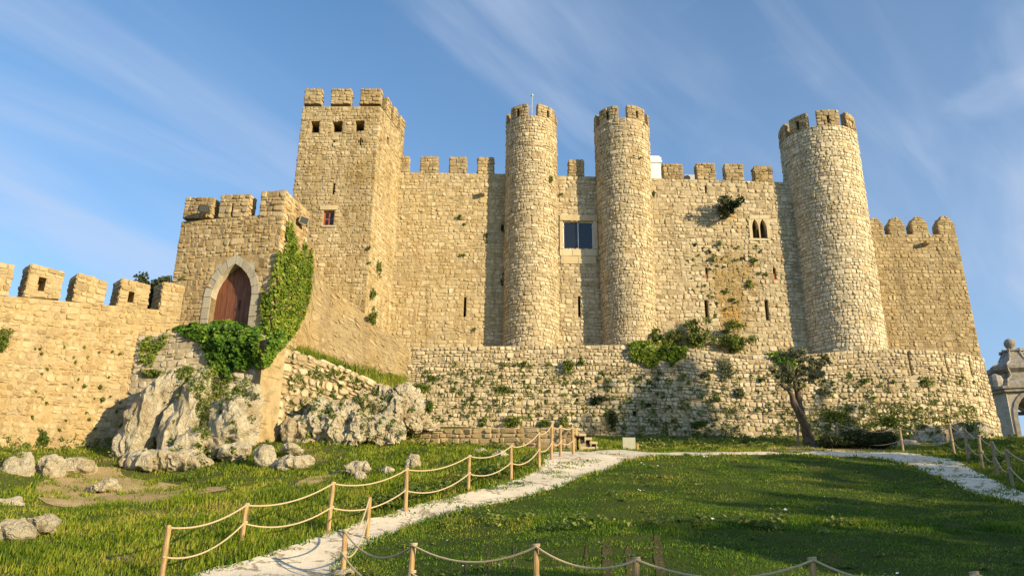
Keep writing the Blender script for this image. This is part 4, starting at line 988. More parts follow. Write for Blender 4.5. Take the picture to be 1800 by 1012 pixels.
plain_wall('landing_wall', 'grey coursed landing wall under the door, half hidden by ivy', [(243, 590), (300, 586), (360, 578), (420, 577), (464, 590)], 4.5, 1.6, M['grey'], M['mortar_pale'], .24, .40, 81, .04, LWP)
BTP = (tuple(atY(462, 650, 31.9)[:2]), tuple(atY(500, 650, 32.6)[:2]))
plain_wall('buttress', 'smooth golden plastered buttress beside the rubble wall', [(466, 596), (485, 600), (503, 607)], 4.5, 2.2, M['plaster'], M['plaster'], .5, .9, 82, .012, BTP, 99)
SKP = (tuple(atY(510, 500, 41.2)[:2]), tuple(atY(722, 640, 42.35)[:2]))
plain_wall('skirt_wall', 'smooth sandy skirt wall sloping down in front of the keep', [(512, 400), (526, 402), (540, 424), (552, 440), (556, 484), (572, 500), (590, 508), (604, 524), (622, 534), (640, 554), (656, 562), (672, 584), (694, 592), (722, 612)], 8.0, 1.2, M['gold'], M['plaster'], .24, .36, 83, .010, SKP, 9, cham=(.25, .48), gap=.07, wob=.45)
# return wall closing the gap between gate tower and skirt wall
rw0, rw1 = gbr + np.array([.0, -.1]), onpl(513, 410, SKP)[:2] + np.array([.0, .15]); rz0, rz1 = gz - 1.6, onpl(513, 402, SKP)[2]
rwp = quad(z3(rw0, 7.5), z3(rw1, 7.5), z3(rw1, rz1), z3(rw0, rz0)); rwt = thing('return_wall', 'short return wall joining the gate tower to the skirt wall behind the ivy', 'wall', (*((rw0 + rw1) / 2), 7.5))
V, Fc = body(rwp, .6, (), 1.0); mesh_obj('wall_core', V, Fc, M['plaster'], rwt); st = Stones(); st.lay(rwp, .26, .4, (), .02, rng=np.random.default_rng(87)); set_stones(rwt, st, M['gold'], 300, 9)
RBP = (tuple(atY(496, 650, 33.4)[:2]), tuple(atY(755, 740, 36.6)[:2]))
plain_wall('rubble_wall', 'low tumbled wall of pale stones with weeds left of the rock outcrop', [(497, 612), (530, 622), (570, 636), (610, 650), (650, 668), (700, 692), (735, 716), (752, 742)], 5.2, .8, M['pale'], M['mortar'], .25, .36, 84, .09, RBP, 9, gap=.05, wob=.4, cham=(.2, .45))
LOP = (tuple(atY(705, 760, 35.4)[:2]), tuple(atY(1012, 770, 33.6)[:2]))
plain_wall('low_wall', 'low yellow stone wall beside the rope fence and steps', [(704, 753), (800, 754), (900, 753), (960, 752), (1012, 752)], 4.6, .5, M['gold'], M['mortar_gold'], .21, .42, 85, .045, LOP, 8, wob=.3)
# earth bank between rubble wall and skirt wall
rb_t = np.array([onpl(x, y + 4, RBP) for x, y in [(497, 612), (530, 622), (570, 636), (610, 650), (650, 668), (700, 692), (735, 716), (760, 745)]])
sk_t = np.array([onpl(x, y, SKP) for x, y in [(512, 606), (540, 616), (575, 628), (610, 640), (645, 650), (680, 656), (712, 664), (722, 700)]])
V = []; Fc = []
for j in range(5):
    for i in range(8): V.append(rb_t[i] * (1 - j / 4) + sk_t[i] * j / 4 + np.array([0, .25, 0]))
for j in range(4):
    for i in range(7): k = j * 8 + i; Fc.append([k, k + 1, k + 9, k + 8])
bank = mesh_obj('earth_bank', V, Fc, M['soil'], smooth=True); bank['kind'] = 'structure'
BANK = np.array(V).reshape(5, 8, 3)
#PART2
# ------------------------------------------------------------------ rocks
def ico(sub):
    bm = bmesh.new(); bmesh.ops.create_icosphere(bm, subdivisions=sub, radius=1.0)
    V = np.array([v.co[:] for v in bm.verts]); Fc = [[v.index for v in f.verts] for f in bm.faces]; bm.free(); return V, Fc
ICO3, ICO4 = ico(3), ico(4)
def lump(c, rad, tilt=0.0, seed=0, cuts=9, yaw=None):
    g = np.random.default_rng(seed); V = ICO4[0].copy()
    for _ in range(cuts):
        n = g.normal(size=3); n /= np.linalg.norm(n); d = g.uniform(.62, .9); k = V @ n - d; V = V - np.where(k > 0, k, 0)[:, None] * n
    V = V * np.array(rad); yaw = g.uniform(-.4, .4) if yaw is None else yaw
    R = Matrix.Rotation(yaw, 3, 'Z') @ Matrix.Rotation(tilt, 3, 'Y'); V = V @ np.array(R).T
    return V + np.array(c)
def crag(V, amp, fr, seed, strat=(1, 1, 1)):
    out = np.array(V); off = Vector((seed * 3.7, seed * 1.3, 0)); c = out.mean(0)
    for i in range(len(out)):
        p = Vector(out[i]); q = Vector((p.x * strat[0], p.y * strat[1], p.z * strat[2])) * fr + off
        h = mnoise.hetero_terrain(q, .9, 2.1, 5, .6) * .22 - .28 + (.5 - abs(mnoise.noise(q * 1.7))) * .55
        d = (out[i] - c); d = d / (np.linalg.norm(d) + 1e-6); out[i] = out[i] + d * h * amp + np.array(mnoise.noise_vector(q * 2.6)) * amp * .30 + np.array(mnoise.noise_vector(q * 6.3)) * amp * .17 - d * amp * .5 * max(0, .16 - abs(mnoise.noise(q * 2.2 + Vector((5, 5, 5))))) * 2.2
    return out
def rock(label, lumps, amp=.12, fr=1.4, strat=(1, 1, 1), vox=None, cat='rock', name='boulder', group=None, seed=1):
    """lumps: (px, py, w, h, zc, tilt) - one rock body grown together from one or more masses"""
    V = []; Fc = []
    for i, (px, py, w, h, zc, tilt) in enumerate(lumps):
        c = atz(px, py, zc); rx, rz = w / 2 / F * zc, h / 2 / F * zc; ry = min(max(rx, .45 * rz), 1.6 * rx) * .85
        c = c + np.array([0, ry * .35, 0]); base = len(V); V += lump(c, (rx * 1.12, ry * 1.15, rz * 1.12), tilt, seed * 17 + i).tolist(); Fc += [[base + k for k in f] for f in ICO4[1]]
    c = np.array(V).mean(0); o = mesh_obj(name, V, Fc, M['rock'], origin=c)
    if len(lumps) > 1 or vox:
        md = o.modifiers.new('grow', 'REMESH'); md.mode = 'VOXEL'; md.voxel_size = vox or .09
        dg = bpy.context.evaluated_depsgraph_get(); me = bpy.data.meshes.new_from_object(o.evaluated_get(dg)); o.modifiers.clear(); old = o.data; o.data = me; bpy.data.meshes.remove(old)
        if not me.materials: me.materials.append(M['rock'])
    n = len(o.data.vertices); co = np.empty(n * 3, np.float32); o.data.vertices.foreach_get('co', co); co = co.reshape(-1, 3)
    o.data.vertices.foreach_set('co', crag(co + c, amp, fr, seed, strat).astype(np.float32).ravel() - np.tile(c, n).astype(np.float32)); o.data.update()
    return tag(o, label, cat, group)
R_ = math.radians
rock('tall grey slanting rock outcrop against the battlement wall', [(262, 742, 70, 215, 30.6, R_(24)), (310, 750, 66, 180, 30.0, R_(16)), (332, 705, 44, 120, 30.4, R_(10)), (290, 815, 130, 52, 28.6, R_(-4)), (240, 812, 60, 40, 29, R_(8)), (325, 790, 62, 85, 29.2, R_(10)), (290, 690, 40, 90, 31.2, R_(24))], .46, .9, (1.7, 1, .5), .075, 'rock outcrop', 'rock_outcrop', seed=2)
rock('big pale blunt boulder below the hanging ivy', [(405, 748, 96, 100, 30.0, R_(12)), (386, 780, 44, 56, 29.6, R_(8)), (440, 722, 40, 70, 30.6, 0), (430, 690, 44, 34, 31.2, 0)], .32, .9, (1, 1, 1), .07, seed=3)
rock('pale fluted rock outcrop in front of the rubble wall', [(505, 764, 34, 36, 33, 0), (530, 756, 50, 54, 32.9, R_(10)), (556, 742, 50, 66, 33.0, R_(-12)), (590, 750, 62, 74, 32.9, R_(14)), (628, 752, 60, 62, 32.9, R_(-10)), (662, 756, 56, 54, 33, R_(8)), (692, 758, 40, 46, 33.1, R_(-6)), (612, 722, 70, 44, 33.6, R_(12)), (655, 716, 66, 50, 34, R_(18)), (690, 720, 70, 66, 34.1, R_(24)), (722, 726, 60, 58, 34.5, R_(30)), (748, 742, 44, 28, 35, R_(24)), (712, 692, 54, 40, 34.8, R_(28)), (672, 690, 40, 30, 34.6, R_(20)), (575, 716, 44, 30, 33.7, R_(10))], .40, 1.5, (1.5, 1.2, .8), .065, 'rock outcrop', 'rock_outcrop', seed=4)
rock('low broken rock ledge under the round bastion', [(1640, 772, 60, 46, 38, 0), (1690, 770, 60, 46, 38.5, 0), (1728, 762, 40, 46, 39.5, 0), (1600, 785, 50, 24, 37, 0), (1560, 790, 60, 16, 36, 0), (1665, 790, 50, 24, 36, 0)], .35, 1.4, (1, 1, 1), .08, 'rock outcrop', 'rock_outcrop', seed=5)
for i, (lab, q) in enumerate([
    ('pale rock lying at the foot of the big blunt boulder', (409, 797, 58, 34, 29, R_(-18))), ('squarish grey stone left of the long pale rock', (468, 803, 38, 42, 28.2, R_(-10))), ('long pale rock lying in the grass before the fluted outcrop', (510, 815, 68, 30, 27.8, R_(-14))),
    ('small pale stone behind the long pale rock', (513, 788, 34, 20, 29.8, 0)), ('large white craggy rock at the left edge beneath the wall', (20, 832, 62, 74, 25.5, R_(6))), ('white craggy rock second from the left edge beneath the wall', (88, 826, 52, 48, 26.2, R_(8))),
    ('low flat grey rock at the foot of the left wall', (128, 822, 66, 32, 27, 0)), ('long pale stone lying alone on the bare earth', (182, 853, 58, 22, 24.5, R_(-10))), ('flat half buried grey rock at the left edge', (14, 884, 56, 24, 21, 0)),
    ('rounded white boulder in the grass at the left edge', (18, 940, 64, 46, 16.2, 0)), ('white boulder with a dark hollow next to the left edge boulder', (69, 924, 52, 40, 16.8, 0)), ('domed grey stone in the meadow left of the fence', (632, 823, 42, 24, 26.3, 0)),
    ('small white stone just below the domed grey stone', (633, 838, 24, 14, 25.4, 0)), ('upright pale stone in the meadow behind the fence', (726, 811, 24, 28, 27.2, 0)), ('tiny half sunk stone between the domed and upright stones', (680, 827, 22, 12, 26, 0)),
    ('low stone in the grass below the low yellow wall', (843, 794, 26, 12, 30.5, 0)), ('flat pale stone in the grass near the upper fence posts', (878, 800, 40, 12, 28.8, R_(-6))), ('small yellow stone beside the slanting outcrop', (217, 811, 16, 14, 28.2, 0)),
    ('small block of rock between buttress and fluted outcrop', (505, 757, 24, 40, 32.2, 0)), ('pale stone at the bottom of the gravel path by the near fence', (598, 1008, 60, 20, 14.5, R_(-20)))]):
    rock(lab, [q], .16 if q[2] < 40 else .26, 1.9 if q[2] < 40 else 1.3, vox=.06 if q[2] > 20 else .04, seed=20 + i)

# ------------------------------------------------------------------ foliage builders
def leaves(name, C, size, mat, parent=None, nrm=None, spread=.8, rng=None, kind=None, asp=.62, tint=None, droop=0.0):
    """many small folded leaves (4 corners, 2 triangles each) standing at the points C"""
    rng = rng or RNG; C = np.asarray(C, float); n = len(C)
    N_ = rng.normal(size=(n, 3)); N_ /= np.linalg.norm(N_, axis=1, keepdims=True)
    if nrm is not None: N_ = np.asarray(nrm) + spread * N_; N_ /= np.linalg.norm(N_, axis=1, keepdims=True)
    A = np.cross(N_, rng.normal(size=(n, 3))); A[:, 2] -= droop; A -= (A * N_).sum(1, keepdims=True) * N_; A /= np.linalg.norm(A, axis=1, keepdims=True) + 1e-9; Bv = np.cross(N_, A)
    s = size * np.clip(rng.lognormal(-.05, .32, (n, 1)), .45, 1.9); V = np.stack([C - A * s * .5, C + Bv * s * asp * .5 + N_ * s * .12, C + A * s * .5, C - Bv * s * asp * .5 + N_ * s * .12], 1)
    k = np.arange(n)[:, None] * 4; Fa = np.concatenate([k + np.array([[0, 1, 2]]), k + np.array([[0, 2, 3]])], 1).reshape(-1, 3)
    t = rng.uniform(.1, .9, n) if tint is None else tint
    return fast_mesh(name, V, Fa, mat, parent, tint=np.repeat(t, 2), kind=kind)
def blades(name, P, h, w, mat, rng, lean=.35, tint=None, kind='stuff', label=None):
    n = len(P); az = rng.uniform(0, 6.283, n); L_ = lean * h * rng.uniform(.2, 1.6, n); d = np.stack([np.cos(az), np.sin(az), 0 * az], 1); s = np.stack([-np.sin(az + .6), np.cos(az + .6), 0 * az], 1)
    b = P - np.array([0, 0, .02]); mid = b + d * (L_ * .35)[:, None] + np.array([0, 0, 1]) * (h * .6)[:, None]; tip = b + d * L_[:, None] + np.array([0, 0, 1]) * h[:, None]
    V = np.stack([b - s * w[:, None] * .5, b + s * w[:, None] * .5, mid + s * w[:, None] * .42, mid - s * w[:, None] * .42, tip], 1)
    k = np.arange(n)[:, None] * 5; Fa = np.concatenate([k + np.array([[0, 1, 2]]), k + np.array([[0, 2, 3]]), k + np.array([[3, 2, 4]])], 1).reshape(-1, 3)
    t = rng.uniform(0, 1, n) if tint is None else tint
    o = fast_mesh(name, V, Fa, mat, tint=np.repeat(t, 3), kind=kind)
    if label: o['label'] = label
    return o
bpy.context.view_layer.update()
_DG = bpy.context.evaluated_depsgraph_get()
def cast(px, py):
    d = ray(np.array(px), np.array(py)); ok, loc, nr, i, ob, mx = SC.ray_cast(_DG, Vector((0, 0, 0)) + Vector(d) * .5, Vector(d).normalized(), distance=200)
    if not ok: return None, None, None
    n = np.array(nr); 
    if n @ d > 0: n = -n
    while ob.parent is not None: ob = ob.parent
    return np.array(loc), n, ob.name
def wall_n(px, py, r=5):
    """smoothed wall normal round a pixel"""
    a = [cast(px + dx, py + dy)[1] for dx, dy in ((0, 0), (r, 0), (-r, 0), (0, r), (0, -r))]; a = [x for x in a if x is not None]
    n = np.sum(a, 0); return n / (np.linalg.norm(n) + 1e-9)
def blob(n, rng, p=.55):
    d = rng.normal(size=(n, 3)); d /= np.linalg.norm(d, axis=1, keepdims=True); return d * (rng.uniform(0, 1, (n, 1)) ** p)

# ------------------------------------------------------------------ ivy
def ivy(label, poly, n, size, bulge, mat='ivy', seed=1, edge=.25, stems=(), name='ivy'):
    g = np.random.default_rng(seed); poly = np.array(poly, float); x0, y0 = poly.min(0); x1, y1 = poly.max(0)
    P = []; Nn = []; T = []; m = 0; base = None
    pts = []
    while len(pts) < n:
        x, y = g.uniform(x0, x1, 4000), g.uniform(y0, y1, 4000); ins = inpoly(x, y, poly)
        pts += list(zip(x[ins], y[ins]))
    step = 5; cache = {}
    for (x, y) in pts[:n]:
        k = (int(x // step), int(y // step))
        if k not in cache:
            l, nn, o_ = cast(k[0] * step + 2.5, k[1] * step + 2.5)
            if l is not None: nn = wall_n(k[0] * step + 2.5, k[1] * step + 2.5, 8)
            cache[k] = (l, nn)
        l, nn = cache[k]
        if l is None or np.linalg.norm(l) > 60: continue
        dd = np.hypot(*(poly - np.array([x, y])).T).min(); b = bulge * min(1, dd / (edge * 100)) * (.6 + .8 * mnoise.noise(Vector((x * .06, y * .06, seed))) + .25)
        d = ray(np.array(x), np.array(y)); t = (l @ nn) / (d @ nn) if abs(d @ nn) > .15 else np.linalg.norm(l) / np.linalg.norm(d)
        p = d * t
        if np.linalg.norm(p - l) > 1.0: p = l
        P.append(p + nn * (.02 + max(b, 0) * g.uniform(.45, 1.0) + g.uniform(0, .09))); Nn.append(nn * .6 + np.array([0, -.2, .55])); T.append(np.clip(g.normal(.42, .2), 0, 1))
    P = np.array(P); th = thing(name, label, 'ivy', tuple(P[P[:, 2].argmin()]))
    leaves('foliage', P, size, M[mat], th, np.array(Nn), .55, g, tint=np.array(T), asp=.85, droop=.8)
    mb = MB(); 
    for st in stems:
        q = [cast(*s_) for s_ in st]; q = [a[0] + a[1] * .05 for a in q if a[0] is not None and np.linalg.norm(a[0]) < 60]
        if len(q) > 1: mb.tube(q, .018, 5)
    if mb.v: mb.build('stem', M['bark'], th)
    return th
ivy('bright green ivy climbing the right flank of the gate tower', [(463, 575), (460, 545), (462, 512), (475, 518), (482, 470), (490, 440), (497, 452), (502, 400), (506, 386), (509, 400), (512, 388), (515, 412), (520, 420), (523, 445), (530, 440), (535, 424), (540, 436), (538, 455), (545, 450), (550, 432), (552, 470), (550, 500), (545, 530), (535, 560), (520, 582), (500, 600), (478, 606)], 9000, .10, .18, 'ivy_bright', seed=1, edge=.2,
    stems=[[(500, 590), (505, 520), (505, 440), (506, 380)], [(512, 590), (525, 520), (532, 470), (534, 420)], [(520, 580), (540, 520), (549, 440)]])
ivy('dark green ivy mass hanging over the landing wall under the door', [(303, 578), (330, 572), (365, 570), (395, 563), (420, 567), (445, 577), (468, 572), (500, 590), (517, 584), (500, 606), (485, 622), (470, 645), (455, 650), (448, 640), (430, 652), (410, 648), (405, 668), (392, 655), (378, 660), (366, 640), (362, 620), (350, 598), (325, 590)], 10500, .11, .50, seed=2, edge=.3,
    stems=[[(400, 570), (400, 620), (400, 655)], [(440, 590), (430, 630)]])
ivy('straggling yellow ivy at the left corner of the landing wall', [(245, 605), (262, 590), (278, 597), (295, 578), (298, 600), (280, 620), (268, 645), (255, 640), (246, 640)], 420, .10, .08, 'ivy_bright', seed=3, edge=.1)
ivy('dense ivy curtain spilling over the crest of the retaining wall', [(1104, 605), (1120, 599), (1150, 600), (1185, 602), (1207, 609), (1206, 628), (1190, 634), (1180, 646), (1172, 632), (1160, 632), (1150, 645), (1138, 645), (1126, 634), (1112, 636)], 5200, .11, .28, 'ivy_bright', seed=4, edge=.2, stems=[[(1150, 602), (1150, 640)]])
ivy('small ivy patch on the retaining wall crest beside the olive tree', [(1345, 622), (1372, 617), (1390, 622), (1400, 636), (1392, 660), (1380, 645), (1362, 634)], 900, .12, .14, seed=5, edge=.1)

# ------------------------------------------------------------------ plants on walls
def tuft(label, px, py, w, h, n=260, size=.09, mat='weed', name='wall_plant', cat='plant', group=None, out=.5, lift=0.0, seed=None, grassy=False, stem=False):
    g = np.random.default_rng(seed if seed is not None else int(px * 7 + py)); l, nn, o_ = cast(px, py + h * .25)
    if l is None or np.linalg.norm(l) > 70: print('tuft misses', label, px, py); return None
    nn = wall_n(px, py + h * .25, 7); zc = l @ CF; rx, rz = w / 2 / F * zc, h / 2 / F * zc; ry = min(rx, rz) * out + .05
    c = atz(px, py, zc) ; d = ray(np.array(px), np.array(py)); t = (l @ nn) / (d @ nn) if abs(d @ nn) > .2 else zc
    c = d * t
    if np.linalg.norm(c - l) > 1.5: c = l
    side = np.cross([0, 0, 1.0], nn); side /= np.linalg.norm(side) + 1e-9
    if stem: cl = blob(22, g, .5) * np.array([1.15, 1, 1.15]); q = cl[g.integers(0, 22, n)] * .82 + blob(n, g, .5) * g.uniform(.12, .36, (n, 1))
    else: cl = blob(max(4, n // 40), g, .6); q = cl[g.integers(0, len(cl), n)] * .75 + blob(n, g, .5) * .42
    P = c + nn * (ry * .5 + .02) + q[:, :1] * side * rx + q[:, 1:2] * nn * ry + q[:, 2:] * np.array([0, 0, 1.0]) * rz
    if stem or name != 'wall_plant':
        th = thing(name, label, cat, tuple(l), group); leaves('foliage', P, size, M[mat], th, None, 1, g)
        mb = MB()
        for k in range(14):
            e_ = cl[k % len(cl)]; tip = c + e_[0] * side * rx * .85 + e_[1] * nn * ry * .8 + np.array([0, 0, e_[2] * rz * .85]) + nn * (ry * .5 + .02); mb.tube([l - nn * .05, l * .45 + tip * .55 + nn * ry * .15, tip], [.03, .018, .006], 5)
        mb.build('stem', M['bark'], th); return th
    o = leaves(name, P, size, M[mat], None, None, 1, g)
    c0 = P.mean(0); v = np.empty(len(o.data.vertices) * 3, np.float32); o.data.vertices.foreach_get('co', v); o.data.vertices.foreach_set('co', v - np.tile(c0, len(v) // 3).astype(np.float32)); o.location = Vector(c0)
    return tag(o, label, cat, group)
tuft('dark bush rooted high in the curtain wall beside the twin lancets', 1277, 371, 62, 52, 1900, .14, 'darkshrub', 'wall_bush', 'bush', out=1.3, stem=True)
for q in [(1152, 592, 40, 34, 'low leafy shrub on the terrace just above the ivy curtain'), (1186, 596, 40, 32, 'small shrub between ivy curtain and the tall elder shrub'), (1226, 584, 74, 66, 'tall airy elder shrub at the foot of the curtain wall'), (1292, 594, 84, 60, 'widest green shrub below the rusty seep stain')]:
    tuft(q[4], q[0], q[1], q[2], q[3], int(q[2] * q[3] * .42), .125, 'bright_shrub', 'shrub', 'shrub', out=.7, group='shrubs on the terrace', stem=True)
WG = 'plants rooted in the castle walls'
for q in [(806, 384, 14, 14, 'round tuft high on the tall curtain wall'), (817, 394, 9, 9, 'lower of two tufts high on the tall curtain wall'), (812, 449, 14, 12, 'lone tuft halfway up the tall curtain wall left of the tower shadow'), (836, 580, 9, 8, 'tiny tuft at the foot of the tall curtain wall'),
          (665, 472, 13, 40, 'tallest hanging green tuft on the side of the keep'), (649, 435, 10, 12, 'topmost small tuft on the corner of the keep'), (648, 463, 10, 10, 'small tuft left of the tallest hanging one on the keep'), (653, 515, 15, 32, 'ragged tuft under the tallest hanging one on the keep'), (655, 556, 20, 36, 'hooked lowest tuft at the foot of the keep'),
          (968, 316, 14, 18, 'tuft on the right flank of the antenna tower'), (986, 342, 8, 10, 'small tuft beside the antenna tower above the glass window'), (1126, 277, 7, 7, 'tiny tuft high on the second round tower'), (1149, 345, 10, 20, 'tuft in the corner right of the second round tower'),
          (1221, 431, 11, 11, 'round tuft below left of the dark wall bush'), (1246, 440, 12, 11, 'tuft just below the dark wall bush'), (1252, 457, 16, 16, 'ragged tuft lower left of the twin lancets'), (1318, 500, 14, 24, 'tall green tuft between the two middle arrow slits'), (1348, 483, 9, 10, 'small tuft left of the brick filled slit'), (1264, 430, 13, 18, 'upright tuft directly under the wall bush trunk'), (1325, 455, 14, 14, 'tuft below the twin lancets'), (1302, 455, 16, 12, 'flat tuft beneath a dark joint near the lancets'), (1276, 512, 14, 12, 'tuft at the top of the rusty stain'), (1290, 528, 20, 12, 'broad tuft inside the rusty stain'),
          (856, 420, 6, 30, 'dark climber in the shaded angle of the antenna tower'), (884, 400, 8, 30, 'dark plant in the shadow left of the antenna tower'), (884, 495, 8, 36, 'lower dark plant in the shadow left of the antenna tower'),
          (5, 600, 26, 56, 'olive green bush on the ledge at the left edge'), (180, 703, 12, 10, 'lone tuft in the middle of the footing wall'), (322, 490, 12, 10, 'small tuft at the left edge of the gate tower'), (270, 655, 46, 22, 'leafy plants on top of the slanting rock outcrop'), (330, 650, 40, 18, 'weeds along the crest of the slanting outcrop'), (75, 775, 24, 36, 'upright weed at the foot of the left wall'), (430, 600, 4, 4, 'x')][:-1]:
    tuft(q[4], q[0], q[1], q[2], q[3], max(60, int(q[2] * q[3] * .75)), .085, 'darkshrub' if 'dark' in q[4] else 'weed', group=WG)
RG = 'plants growing out of the retaining wall'
for q in [(1000, 644, 26, 44, 'tall dense green tuft high on the retaining wall'), (1020, 636, 16, 24, 'brownish tuft right of the tall dense one'), (1275, 652, 36, 56, 'drooping grey bush hanging from the retaining wall'), (1300, 690, 26, 26, 'leafy tuft below the drooping grey bush'), (1052, 706, 36, 26, 'dark clump in the shaded part of the retaining wall left side'), (1078, 744, 30, 54, 'tall dark clump at the foot of the shaded retaining wall'),
          (890, 686, 40, 18, 'broad tuft at mid height of the sunlit retaining wall'), (965, 688, 22, 12, 'flat tuft right of the broad one on the sunlit wall'), (740, 682, 44, 30, 'leafy clump in the corner beside the fluted outcrop'), (752, 712, 20, 34, 'weed under the leafy corner clump'), (923, 643, 18, 16, 'round tuft near the crest left of the tall dense one'), (762, 663, 20, 18, 'tuft near the crest at the left end of the retaining wall'), (828, 700, 16, 12, 'small tuft on the sunlit lower face of the retaining wall'),
          (962, 742, 34, 24, 'bushy plant above the low wall nearest the steps'), (900, 742, 44, 24, 'bushy plants above the middle of the low wall'), (850, 741, 18, 18, 'single plant above the low wall left part'), (990, 742, 28, 24, 'plant in the corner over the steps'), (1625, 676, 18, 26, 'tuft below the widest crack in the bastion'), (1523, 670, 24, 14, 'tuft on the ledge of the bastion'), (1570, 670, 14, 12, 'small round tuft on the ledge of the bastion'), (1530, 697, 22, 12, 'flat tuft below the ledge of the bastion'), (1450, 690, 44, 18, 'greyish tuft behind the olive crown'),
          (1560, 738, 40, 24, 'leafy weeds low on the bastion'), (1470, 735, 60, 30, 'pale weeds right of the olive trunk'), (1240, 660, 22, 16, 'tuft left of the drooping grey bush'), (1230, 748, 40, 22, 'weeds at the foot of the shaded wall'), (1140, 712, 16, 12, 'tuft beside the dark hole in the shaded wall'), (1260, 700, 20, 14, 'tuft in the shaded right part of the retaining wall'), (1360, 650, 14, 20, 'tuft under the small ivy patch'), (1335, 668, 16, 16, 'small tuft left of the olive tree crown')]:
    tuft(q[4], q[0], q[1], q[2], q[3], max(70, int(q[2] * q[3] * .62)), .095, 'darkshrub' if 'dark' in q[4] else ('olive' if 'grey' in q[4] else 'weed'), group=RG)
# countless little weeds in the joints
g = np.random.default_rng(99); P = []; 
areas = [([(730, 640), (1000, 640), (1050, 680), (1050, 760), (960, 740), (760, 740)], 230, .7), ([(1050, 650), (1300, 650), (1320, 760), (1060, 770)], 280, .8), ([(1320, 650), (1720, 660), (1735, 750), (1330, 765)], 270, .7), ([(505, 625), (640, 668), (700, 700), (690, 730), (510, 730)], 140, .7), ([(1400, 720), (1700, 700), (1735, 760), (1420, 775)], 300, 1.0),
         ([(240, 800), (345, 660), (460, 690), (460, 790)], 34, .8), ([(345, 690), (365, 700), (370, 800), (345, 800)], 40, 1.0), ([(280, 655), (360, 640), (460, 680), (450, 705), (360, 700)], 90, 1.0), ([(500, 740), (740, 690), (740, 780), (500, 780)], 36, .6), ([(10, 770), (200, 770), (200, 800), (10, 800)], 60, .8), ([(60, 600), (240, 610), (230, 760), (20, 760)], 40, .3), ([(1200, 430), (1340, 430), (1330, 560), (1230, 560)], 60, .4)]
for poly, n, sc in areas:
    poly = np.array(poly, float); k = 0
    while k < n:
        x, y = g.uniform(poly[:, 0].min(), poly[:, 0].max()), g.uniform(poly[:, 1].min(), poly[:, 1].max())
        if not inpoly(np.array([x]), np.array([y]), poly)[0]: continue
        k += 1; l, nn, o_ = cast(x, y)
        if l is None or np.linalg.norm(l) > 60: continue
        m = int(g.integers(8, 42)); r = sc * g.uniform(.08, .30); q = blob(m, g, .5) * np.array([r * 1.2, r * .5, r]) + l + nn * r * .3; P.append(q)
P = np.concatenate(P); w_ = leaves('wall_weeds', P, .085, M['weed'], None, None, 1, g, kind='stuff'); w_['label'] = 'little weeds sprouting all over wall joints and rocks'; w_['category'] = 'weeds'

# ------------------------------------------------------------------ grass
def sample(xr, yr, n, g, near=11.0, pw=1.25):
    X = g.uniform(*xr, n); Y = g.uniform(*yr, n); d = np.hypot(X, Y); k = g.uniform(0, 1, n) < np.clip((near / np.maximum(d, 1)) ** pw, 0, 1); X, Y = X[k], Y[k]
    # only the slope that can be seen from near the viewpoint
    vis = np.abs(X) < .72 * Y + 3
    X, Y = X[vis], Y[vis]; return X, Y
def clumpy(X, Y, f, s): return np.array([mnoise.noise(Vector((x * f, y * f, s))) for x, y in zip(X, Y)])
def outside(X, Y, *polys):
    k = np.ones(len(X), bool)
    for p in polys: k &= ~inpoly(X, Y, p)
    return k
g = np.random.default_rng(5)
X, Y = sample((-26, 32), (10.5, 41), 1500000, g, 13, 1.3); k = outside(X, Y, PATH, LAWN); X, Y = X[k], Y[k]
# no grass under walls; thin on the bare earth
ppx, ppy, _ = proj(np.c_[X, Y, terrain(X, Y)])
bare = [[(70, 850), (150, 805), (260, 800), (215, 815), (235, 850), (330, 845), (420, 862), (260, 885), (150, 890), (60, 880)], [(500, 850), (560, 832), (600, 828), (560, 850), (520, 868)], [(1330, 795), (1400, 782), (1470, 786), (1570, 790), (1680, 797), (1560, 796), (1420, 796)]]
cl = clumpy(X, Y, .55, 3.3); c2 = clumpy(X, Y, 1.9, 8.8)
keepk = np.ones(len(X), bool)
for b_ in bare: keepk &= ~(inpoly(ppx, ppy, b_) & (c2 + g.normal(0, .16, len(X)) < .22))
keepk &= (c2 + g.uniform(-.25, .35, len(X))) > -.42
X, Y, cl, c2 = X[keepk], Y[keepk], cl[keepk], c2[keepk]
h = np.clip(.105 + .12 * cl + .09 * c2 + g.normal(0, .04, len(X)), .04, .45); h *= np.clip(1.15 - (np.hypot(X, Y) - 14) * .018, .55, 1.15)
blades('meadow_grass', np.c_[X, Y, terrain(X, Y)], h, .009 + .00075 * np.hypot(X, Y), M['meadow'], g, .5, np.clip(.54 + .26 * c2 + g.normal(0, .2, len(X)), 0, 1), label='long rough meadow grass on the slope')
X, Y = sample((-6, 22), (11, 36), 1050000, g, 13, 1.2); k = inpoly(X, Y, LAWN) & (outside(X, Y, *SOD) | (g.random(len(X)) < .68)); X, Y = X[k], Y[k]
cl = clumpy(X, Y, .7, 1.3); c2 = clumpy(X * .6, Y * 1.6, 1.6, 4.1); k = (c2 + g.uniform(-.3, .5, len(X))) > -.35; X, Y, cl, c2 = X[k], Y[k], cl[k], c2[k]
edge = inpoly(X, Y, LAWN)
ppx, ppy, _ = proj(np.c_[X, Y, terrain(X, Y)]); ridge = np.exp(-((ppy - 925 - 8 * np.sin(ppx * .012)) / 9) ** 2) * (ppx > 700)
h = np.clip(.042 + .02 * cl + .03 * c2 + .12 * ridge * np.clip(.5 + c2, 0, 1) + g.normal(0, .02, len(X)), .025, .32)
blades('lawn_grass', np.c_[X, Y, terrain(X, Y)], h, .007 + .0008 * np.hypot(X, Y), M['lawn'], g, .8, np.clip(.44 + .30 * c2 + .38 * cl + g.normal(0, .2, len(X)), 0, 1), label='short mown lawn grass')
